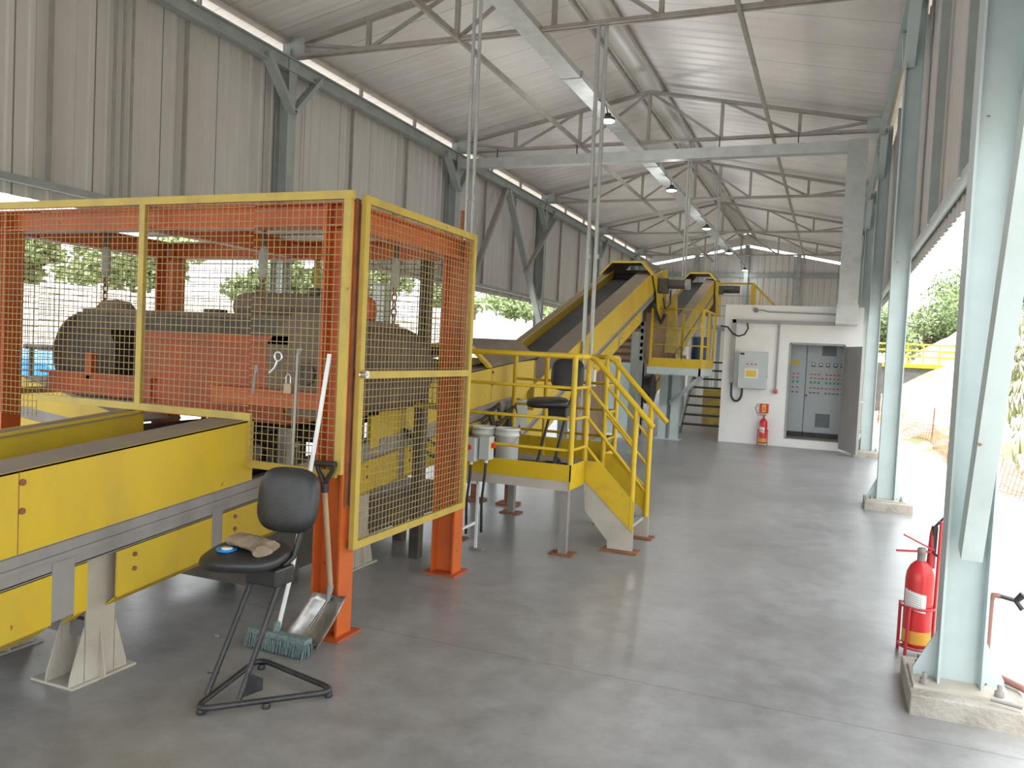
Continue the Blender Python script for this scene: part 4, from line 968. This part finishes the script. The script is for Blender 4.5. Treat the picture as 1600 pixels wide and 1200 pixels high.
# electrical cabinets
def cabinet(label, x0, x1, meters):
    t = thing('electrical_cabinet', label, 'cabinet', ((x0+x1)/2, 17.75, .16))
    box(x0, x1, 17.6, 18.2, .26, 2.25).build('enclosure', CABG, t)
    box(x0, x1, 17.61, 18.2, .16, .26).build('base_plinth', BLK, t)
    box(x0+.012, x1-.012, 17.585, 17.6, .28, 2.23).build('cabinet_door', CABG, t)
    w_ = x1-x0; dk = mat('panel_dark', (.20, .23, .24), (.16, .18, .19), 5, .4, .7, .6) if 'panel_dark' not in bpy.data.materials else bpy.data.materials['panel_dark']
    box(x0+.28*w_, x0+.62*w_, 17.578, 17.586, .38, .66).build('vent_grille', dk, t)
    box(x0+.35*w_, x0+.68*w_, 17.578, 17.586, 1.85, 2.1).build('vent_grille', dk, t)
    nb = 6
    for k in range(meters):
        cx = x0+.12*w_+k*.17*w_
        m_ = box(cx, cx+.075, 17.57, 17.586, 1.62, 1.70).build('meter', BLK, t); box(cx+.012, cx+.063, 17.566, 17.571, 1.645, 1.69).build('dial', WHT, m_)
    for r_, (z, mt) in enumerate(((1.45, RBTN), (1.37, RBTN), (1.27, GBTN), (1.17, RBTN), (1.07, BLK))):
        for k in range(9):
            if k == 3 and r_ % 2 == 0: continue
            cx = x0+.10*w_+k*.09*w_; box(cx, cx+.045, 17.575, 17.586, z, z+(.022 if mt != GBTN else .05)).build('indicator_light', mt, t)
    MB().cyl((x0+.03, 17.585, 1.02), (x0+.03, 17.565, 1.02), .018, 10).build('lock', BLK, t)
    return t
cabinet('grey electrical cabinet on the left inside the white room doorway', -1.45, -.51, 0)
cabinet('grey electrical cabinet with a row of meters on the right inside the doorway', -.50, .32, 5)
member('warning_label', 'yellow warning label high on the left electrical cabinet', 'label', box(-.87, -.64, 17.575, 17.584, 1.64, 1.73), YBTN)
# wall control panel
t = thing('control_panel', 'grey wall-mounted control panel with yellow label on the white room', 'control panel', (-1.5, 16.7, 1.1))
box(-1.76, -1.20, 16.62, 16.80, 1.12, 1.86).build('enclosure', CABG, t, bevel=.008)
box(-1.745, -1.215, 16.605, 16.62, 1.135, 1.845).build('cabinet_door', CABG, t)
box(-1.73, -1.65, 16.60, 16.606, 1.79, 1.83).build('name_plate', BLK, t)
for k in range(3): MB().cyl((-1.58+k*.08, 16.585, 1.61), (-1.58+k*.08, 16.606, 1.61), .016, 10).build('button', RBTN, t)
MB().cyl((-1.50, 16.585, 1.67), (-1.50, 16.606, 1.67), .013, 10).build('indicator', PIPE, t)
box(-1.63, -1.37, 16.598, 16.606, 1.33, 1.52).build('notice_sheet', WHT, t); box(-1.60, -1.40, 16.594, 16.599, 1.36, 1.49).build('notice_field', YBTN, t)
box(-1.21, -1.19, 16.63, 16.66, 1.35, 1.40).build('hinge', STR, t)
# trunking on the wall
b = box(-1.93, 0.0, 16.72, 16.80, 2.43, 2.50); b.box(-1.93, -1.86, 16.72, 16.80, 1.18, 2.50)
member('wall_trunking', 'grey trunking across the white wall and down beside the control panel', 'trunking', b, PIPE)
b = MB().tube([(-1.03, 16.76, 2.43), (-1.03, 16.76, 1.13)], .018, 8)
member('wall_conduit', 'thin vertical grey conduit on the white wall left of the doorway', 'conduit', b, PIPE)
member('wall_conduit', 'thin horizontal grey conduit along the top of the white wall', 'conduit', MB().tube([(-1.45, 16.76, 2.70), (-1.35, 16.76, 2.70), (-1.25, 16.76, 2.67), (.0, 16.76, 2.65)], .014, 8), PIPE)
member('siren', 'small round grey siren at the end of the upper wall conduit', 'siren', MB().lathe([(0, 0), (.05, 0), (.05, .05), (.03, .07), (0, .07)], (-1.50, 16.80, 2.70), 14, (0,-1,0)), STR)
t = thing('alarm_button', 'small red alarm push button at the bottom of the thin conduit', 'alarm button', (-1.03, 16.75, 1.03))
box(-1.075, -.985, 16.72, 16.80, 1.05, 1.13).build('backbox', PIPE, t, bevel=.006); MB().cyl((-1.03, 16.695, 1.08), (-1.03, 16.72, 1.08), .035, 14).build('push_button', RBTN, t)
member('cable_loop', 'black cable loop hanging under the control panel', 'cable', MB().tube([(-1.88, 16.73, 1.22)]+[(-1.775+.105*cos(a), 16.72, 1.02+.17*sin(a)*(1 if a > pi else 0)) for a in [pi+pi*k/10 for k in range(11)]]+[(-1.67, 16.72, 1.14)], .022, 8), BLK)
member('cable_loop', 'black cable drooping at the upper left corner of the white room', 'cable', MB().tube([(-2.16, 16.72, 2.36), (-2.02, 16.70, 2.34), (-1.92, 16.68, 2.22), (-1.80, 16.68, 2.16), (-1.68, 16.68, 2.20), (-1.62, 16.70, 2.32), (-1.64, 16.72, 2.43)], .016, 8), BLK)

# ------------------------------------------------------------------ raised platform 2 with stair behind
t = thing('raised_platform', 'raised blue-grey platform with yellow railing left of the white room', 'platform', (-2.8, 15.9, 0))
PX0, PX1, PY0, PY1, PZ = -3.25, -2.27, 15.1, 16.6, 1.50
box(PX0, PX1, PY0, PY1, PZ-.02, PZ).build('deck', GR, t)
box(PX0-.03, PX1, PY0, PY0+.05, PZ-.16, PZ-.02).build('edge_beam', GRYB, t)
box(PX1-.04, PX1+.01, PY0, PY1, PZ-.16, PZ-.02).build('edge_beam', GRYB, t)
box(PX0, PX1, PY0-.01, PY0, PZ-.02, PZ+.15).build('toe_board', YRAIL, t)
box(PX1, PX1+.01, PY0, PY1, PZ-.02, PZ+.15).build('toe_board', YRAIL, t)
for (x, y) in ((PX0+.03, PY0), (PX1, PY0), (PX1, PY1), (PX1, (PY0+PY1)/2), (PX0+.03, PY1), (PX0+.35, PY1)):
    MB().bar((x, y, PZ), (x, y, PZ+1.08), .045, .045).build('rail_post', YRAIL, t)
for z in (1.08, .72, .40):
    r_ = .022 if z > 1 else .016
    MB().tube([(PX0+.03, PY1, PZ+z), (PX0+.03, PY0, PZ+z), (PX1, PY0, PZ+z), (PX1, PY1, PZ+z)], r_, 6).build('hand_rail' if z > 1 else 'mid_rail', YRAIL, t)
for x in (-3.16, -2.92):
    MB().hsec((x, 16.35, .02), (x, 16.35, PZ-.16), .16, .17, (0,1,0)).build('leg', GRYB, t)
box(-3.30, -2.78, 16.2, 16.5, 0, .02).build('foot_plate', GRYB, t)
box(-3.2, -2.9, 16.40, 16.42, .35, 1.34).build('web_plate', GRYB, t)
MB().bar((-3.0, 16.2, .75), (-2.30, 15.6, PZ-.16), .06, .07).build('diagonal_brace', GRYB, t)
member('drive_wheel', 'large dark wheel hidden under the raised platform edge', 'wheel', MB().cyl((-3.45, 15.9, 1.02), (-3.30, 15.9, 1.02), .30, 28), BLK)
t = thing('steel_stair', 'dark open-tread steel stair between the raised platform and the white room', 'stair', (-2.7, 18.9, 0))
for k in range(8): box(-3.05, -2.20, 18.0+k*.24, 18.0+k*.24+.22, .18+k*.2, .22+k*.2).build('tread', DRK, t)
for x in (-3.08, -2.17): MB().bar((x, 17.95, .08), (x, 19.95, 1.72), .04, .2).build('stringer', GRY, t)
t = thing('raised_platform', 'far raised platform with yellow handrail above the white room', 'platform', (-2.8, 24.6, 0))
box(-3.5, -2.2, 24.0, 26.5, 2.6, 2.68).build('deck', GRY, t)
for (x, y) in ((-3.25, 24), (-2.25, 24), (-2.25, 26.4)): 
    MB().bar((x, y, 2.68), (x, y, 3.9), .05, .05).build('rail_post', YRAIL, t)
box(-2.32, -2.17, 23.98, 24.02, 2.7, 3.85).build('kick_plate', YRAIL, t)
for z in (3.9,): MB().tube([(-3.3, 24, z), (-2.25, 24, z), (-2.25, 26.4, z)], .03, 6).build('hand_rail', YRAIL, t)
for z in (3.55, 3.25, 2.95): MB().tube([(-3.3, 24, z), (-2.25, 24, z)], .015, 6).build('mid_rail', GRY, t)
MB().tube([(-2.25, 24, 3.9), (-1.5, 24, 3.15)], .035, 6).build('stair_rail', YRAIL, t)
for (x, y) in ((-3.45, 24.1), (-2.3, 24.1), (-2.3, 26.4), (-3.45, 26.4)): MB().bar((x, y, 0), (x, y, 2.6), .12, .12).build('leg', GRY, t)
member('storage_crate', 'yellow crate lying under the dark stair', 'crate', box(-3.0, -2.3, 20.6, 21.2, 0, .9), YELD)
member('storage_drum', 'dark blue drum standing on the raised platform behind its yellow railing', 'drum', MB().lathe([(0, 0), (.16, 0), (.165, .02), (.16, .2), (.165, .22), (.16, .42), (.165, .58), (.15, .6), (0, .6)], (-2.48, 16.2, PZ), 20), mat('dark_blue_drum', (.03, .07, .16), (.04, .08, .16), 3, .4, .7, .5))

# ------------------------------------------------------------------ tramp metal chute left/behind the cage
t = thing('discharge_chute', 'yellow sloping discharge chute behind the left side of the cage', 'chute', (-5.8, 4.7, 0))
MB().prism([(-6.6, 4.6, 1.33), (-5.15, 4.6, 1.02), (-5.15, 4.6, .90), (-6.6, 4.6, 1.05)], (0, .015, 0)).build('side_plate', YEL, t)
MB().prism([(-6.6, 4.6, 1.05), (-5.15, 4.6, .90), (-5.15, 4.6, .82), (-6.6, 4.6, .95)], (0, .05, 0)).build('bottom_channel', STR, t)
MB().prism([(-6.6, 4.6, .95), (-5.0, 4.6, .80), (-5.0, 4.6, .50), (-6.6, 4.6, .60)], (0, .015, 0)).build('lower_plate', YEL, t)
MB().prism([(-6.6, 4.61, 1.2), (-5.15, 4.61, .93), (-5.15, 5.3, .93), (-6.6, 5.3, 1.2)], (0, 0, .02)).build('slide', DUST, t)
box(-5.05, -4.15, 5.6, 5.615, .45, 1.08).build('rear_plate', YEL, t)
for x in (-5.0, -4.2): box(x-.03, x+.03, 5.62, 5.68, 0, 1.0).build('rear_leg', GRY, t)
for x in (-6.5, -5.1): box(x-.04, x+.04, 4.62, 4.7, 0, .9).build('leg', GRY, t)
t = thing('hand_rail', 'dark horizontal pipe rail behind the left end of the magnet', 'rail', (-6.8, 6.0, 0))
MB().tube([(-8.0, 6.0, 1.45), (-5.5, 6.0, 1.45)], .03, 8).build('top_pipe', DRK, t)
for x in (-7.9, -5.55): MB().cyl((x, 6.0, 0), (x, 6.0, 1.45), .025, 8).build('post', DRK, t)
member('tarpaulin', 'bright blue sheet over a stack beyond the left side of the cage', 'tarpaulin', MB().prism([(-11.4, 8.0, -.25), (-9.9, 8.0, -.25), (-9.9, 8.0, .95), (-10.2, 8.0, 1.12), (-11.4, 8.0, 1.34)], (0, 1.2, 0)), BLUE)
member('pipe_support', 'pale grey square post outside, seen through the mesh door', 'post', box(-6.05, -5.85, 9.7, 9.9, 0, 2.5), GRYB)
member('pipe_support', 'white square post outside beside the grey post behind the magnet', 'post', box(-6.35, -6.2, 9.75, 9.9, 0, 2.6), WPL)

# ------------------------------------------------------------------ small litter on the floor
def pebble(label, x, y, r): member('pebble', label, 'pebble', cushion((x, y, r*.5), (1,0,0), (0,1,0), (0,0,1), r, r*.7, r*.5, 10, 6), STR, 'crumbs on the floor')
pebble('small pale crumb on the floor left of the stool', -2.83, 3.72, .012)
pebble('dark chip on the floor behind the conveyor leg', -3.05, 3.45, .014)
member('twig', 'tiny dark twig on the floor left of the stool base', 'twig', MB().tube([(-2.75, 3.05, .004), (-2.70, 3.08, .004)], .003, 5), DRK)

# ------------------------------------------------------------------ outside right: fence, posts, far yard
def fence_z(x, y): return max(-.2, hillz(x, y))
NETP = [(1.55, 30.0), (1.9, 26.0), (2.35, 22.0), (2.3, 18.5), (2.55, 15.2), (2.75, 12.2), (3.0, 9.4)]
for i, (x, y) in enumerate(NETP):
    member('fence_stake', 'rusty steel stake of the orange net fence, %s from the far end' % ['first', 'second', 'third', 'fourth', 'fifth', 'sixth', 'seventh'][i], 'stake', MB().tube([(x, y, -.25), (x+.03, y, .75)], .018, 6), PVC, 'stakes of the net fence')
b = MB(); rng = random.Random(9)
for (x0, y0), (x1, y1) in zip(NETP[:-1], NETP[1:]):
    n = 14
    for j in range(5):
        pts = []
        for k in range(n+1):
            u = k/n; sag = .28*sin(pi*u); pts.append((x0+(x1-x0)*u+.06*sin(7*u+j), y0+(y1-y0)*u, (.48-.13*j)*(1-sag*.9)-.12+.03*sin(11*u+j*2)))
        b.tube(pts, .008, 4)
    for k in range(n):
        u = k/n; sag = .28*sin(pi*u); x = x0+(x1-x0)*u; y = y0+(y1-y0)*u
        b.tube([(x+.05, y, .48*(1-sag*.9)-.12), (x-.03, y+.02, -.15)], .008, 4)
tag(b.build('net_fence', OPL), 'sagging orange plastic net fence outside the right side of the shed', 'fence')
t = thing('barrier_cone', 'orange traffic cone lying on the slope beyond the net fence', 'cone', (3.6, 24.0, -.05))
MB().lathe([(.2, 0), (.16, .02), (.03, .62), (0, .63)], (3.55, 24.0, hillz(3.55, 24.0)-.02), 14).build('cone_body', OPL, t)
member('marker_stake', 'thin brown marker stake on the slope right of the leaning brace', 'stake', MB().tube([(4.2, 18.5, hillz(4.2, 18.5)-.1), (4.25, 18.5, hillz(4.2, 18.5)+1.0)], .03, 6), PVC)
t = thing('yard_walkway', 'yellow-railed dark raised walkway far off beyond the right-hand columns', 'walkway', (3.6, 44, 0))
DW = mat('dark_wall', (.10, .10, .105), (.14, .14, .14), 2, .4, .7, .8)
box(1.2, 7.0, 44, 44.3, -.2, 1.75).build('retaining_wall', DW, t)
box(1.2, 7.0, 43.9, 44.3, 1.75, 1.95).build('edge_band', YRAIL, t)
for z in (2.3, 2.6, 2.9): MB().tube([(1.2, 44, z), (7.0, 44, z)], .05, 6).build('hand_rail', YRAIL, t)
for k in range(9): MB().bar((1.3+k*.7, 44, 1.95), (1.3+k*.7, 44, 2.9), .06, .06).build('rail_post', YRAIL, t)
member('container_hut', 'low grey and white hut beyond the second right column', 'hut', box(.9, 1.9, 36.5, 38.5, -.2, 1.9), DW)

# ------------------------------------------------------------------ trees
def foliage(n, rx, ry, rz, cz_, seed, size=.28, clumps=14):
    rng = random.Random(seed); b = MB(); cl = []
    for _ in range(clumps):
        a = rng.uniform(0, 2*pi); e = rng.uniform(-.5, 1.0); rr = rng.uniform(.3, .8)
        cl.append(Vector((rx*rr*cos(a), ry*rr*sin(a), cz_+rz*rr*e)))
    vs = []; fs = []
    for i in range(n):
        c = cl[rng.randrange(clumps)]
        d = Vector((rng.gauss(0, 1), rng.gauss(0, 1), rng.gauss(0, 1))).normalized()*(rng.random()**.4)
        p = c+Vector((d.x*rx*.38, d.y*ry*.38, d.z*rz*.38))
        u = Vector((rng.gauss(0, 1), rng.gauss(0, 1), rng.gauss(0, 1))).normalized(); v = u.orthogonal().normalized(); s = size*rng.uniform(.6, 1.2)
        k = len(vs); vs += [p-u*s*.5, p+v*s*.28, p+u*s*.5, p-v*s*.28]; fs.append((k, k+1, k+2, k+3))
    return b.add(vs, fs)
def tree(label, x, y, z, h, r, seed, leaf, n=3200, group='trees beyond the gravel bank'):
    t = thing('tree', label, 'tree', (x, y, z), group)
    b = foliage(n, r, r, h*.46, h*.55, seed, .34)
    for v in b.v: v += Vector((x, y, z))
    b.build('foliage', leaf, t)
    b = MB(); rng = random.Random(seed+50)
    b.tube([(x, y, z), (x+.1, y, z+h*.3), (x-.1, y, z+h*.62)], [h*.035, h*.026, h*.012], 8)
    for k in range(6):
        a = rng.uniform(0, 6.28); q = Vector((x, y, z+h*rng.uniform(.28, .5))); b.tube([q, q+Vector((cos(a)*r*.4, sin(a)*r*.4, h*.15)), q+Vector((cos(a)*r*.7, sin(a)*r*.7, h*.25))], [h*.014, h*.009, h*.004], 5)
    b.build('trunk', BARK, t)
TL = [(-25, 23.0, 2.0, 3.7, 2.6, 'leftmost of the broad trees seen through the front mesh'), (-24.5, 30, 2.1, 3.2, 2.0, 'tree in the gap right of the front mesh upright'), (-24, 17.2, 2.4, 2.4, 1.5, 'low pale tree at the far left through the mesh'),
      (-22.5, 31.5, 2.7, 3.0, 1.9, 'tree seen through the front mesh left of the rear post'), (-23.5, 38, 2.8, 3.6, 2.0, 'tree seen behind the middle turnbuckle'), (-22, 46, 3.0, 3.4, 2.4, 'tree seen through the mesh door'),
      (-24, 60, 3.2, 3.8, 3.4, 'bushy tree in the gap right of the cage'), (-22, 70, 3.2, 3.8, 3.2, 'bushy tree left of the inclined conveyor'), (-20, 52, 3.1, 2.6, 2.0, 'small tree behind the mesh door upright')]
for i, (x, y, z, h, r, lab) in enumerate(TL): tree(lab[0].lower()+lab[1:] if lab.startswith('low') else lab, x, y, z, h, r, i+1, LEAF[i % 2], n=2600)
TR = [(2.0, 57, .6, 6.2, 3.2, 'dense green tree just left of the second column, far off'), (5.9, 64, 1.0, 6.6, 3.4, 'dense green tree just right of the second column above the yellow walkway'), (10.4, 70, 2.4, 8.2, 4.0, 'tall dense tree above the top of the sandy slope'),
      (8.2, 42, 3.6, 4.6, 2.4, 'large pale green tree on the slope left of the nearest column'), (7.0, 30, 2.6, 2.2, 1.6, 'low bush on the slope left of the nearest column'), (6.2, 20.5, 1.9, 2.4, 1.7, 'bush at the right edge beyond the leaning brace')]
for i, (x, y, z, h, r, lab) in enumerate(TR): tree(lab, x, y, z, h, r, i+31, LEAF[(i+1) % 2], n=4200 if i < 5 else 2600, group='trees on the hillside')
# palm
t = thing('palm_tree', 'small palm with drooping fronds above the bank right of the cage', 'palm', (-19.8, 43, 3.0))
MB().tube([(-19.8, 43, 2.6), (-19.7, 43, 4.0)], .09, 8).build('trunk', BARK, t)
for k in range(9):
    a = 2*pi*k/9; b = MB(); p = [Vector((-19.7, 43, 4.0))+Vector((cos(a)*u*1.3, sin(a)*u*1.3, .55*sin(u*2.2)-.5*u*u)) for u in (0, .25, .5, .75, 1)]
    sd = Vector((-sin(a), cos(a), 0)); vs = []
    for q, w_ in zip(p, (.05, .2, .24, .16, .02)): vs += [q+sd*w_-Vector((0,0,w_*.4)), q, q-sd*w_-Vector((0,0,w_*.4))]
    fs = [(i*3+j, i*3+j+1, (i+1)*3+j+1, (i+1)*3+j) for i in range(4) for j in (0, 1)]
    b.add(vs, fs, True); b.build('frond', LEAF[0], t)
# grass tufts on the hillside: uncountable
b = MB(); rng = random.Random(12)
for i in range(9000):
    x = rng.uniform(3.0, 12); y = rng.uniform(6, 42)
    if x < .125*y+.5 or (nz(x, y, .3) < -.05 and rng.random() < .8): continue
    z = hillz(x, y); 
    if z < .02 and rng.random() < .85: continue
    a = rng.uniform(0, 6.28); h = rng.uniform(.12, .38); w_ = .03
    b.add([(x-cos(a)*w_, y-sin(a)*w_, z-.02), (x+cos(a)*w_, y+sin(a)*w_, z-.02), (x+rng.uniform(-.12, .12), y+rng.uniform(-.12, .12), z+h)], [(0, 1, 2)])
o = b.build('dry_grass', GRASS); tag(o, 'tufts of dry grass scattered over the right-hand slope', 'grass'); o['kind'] = 'stuff'
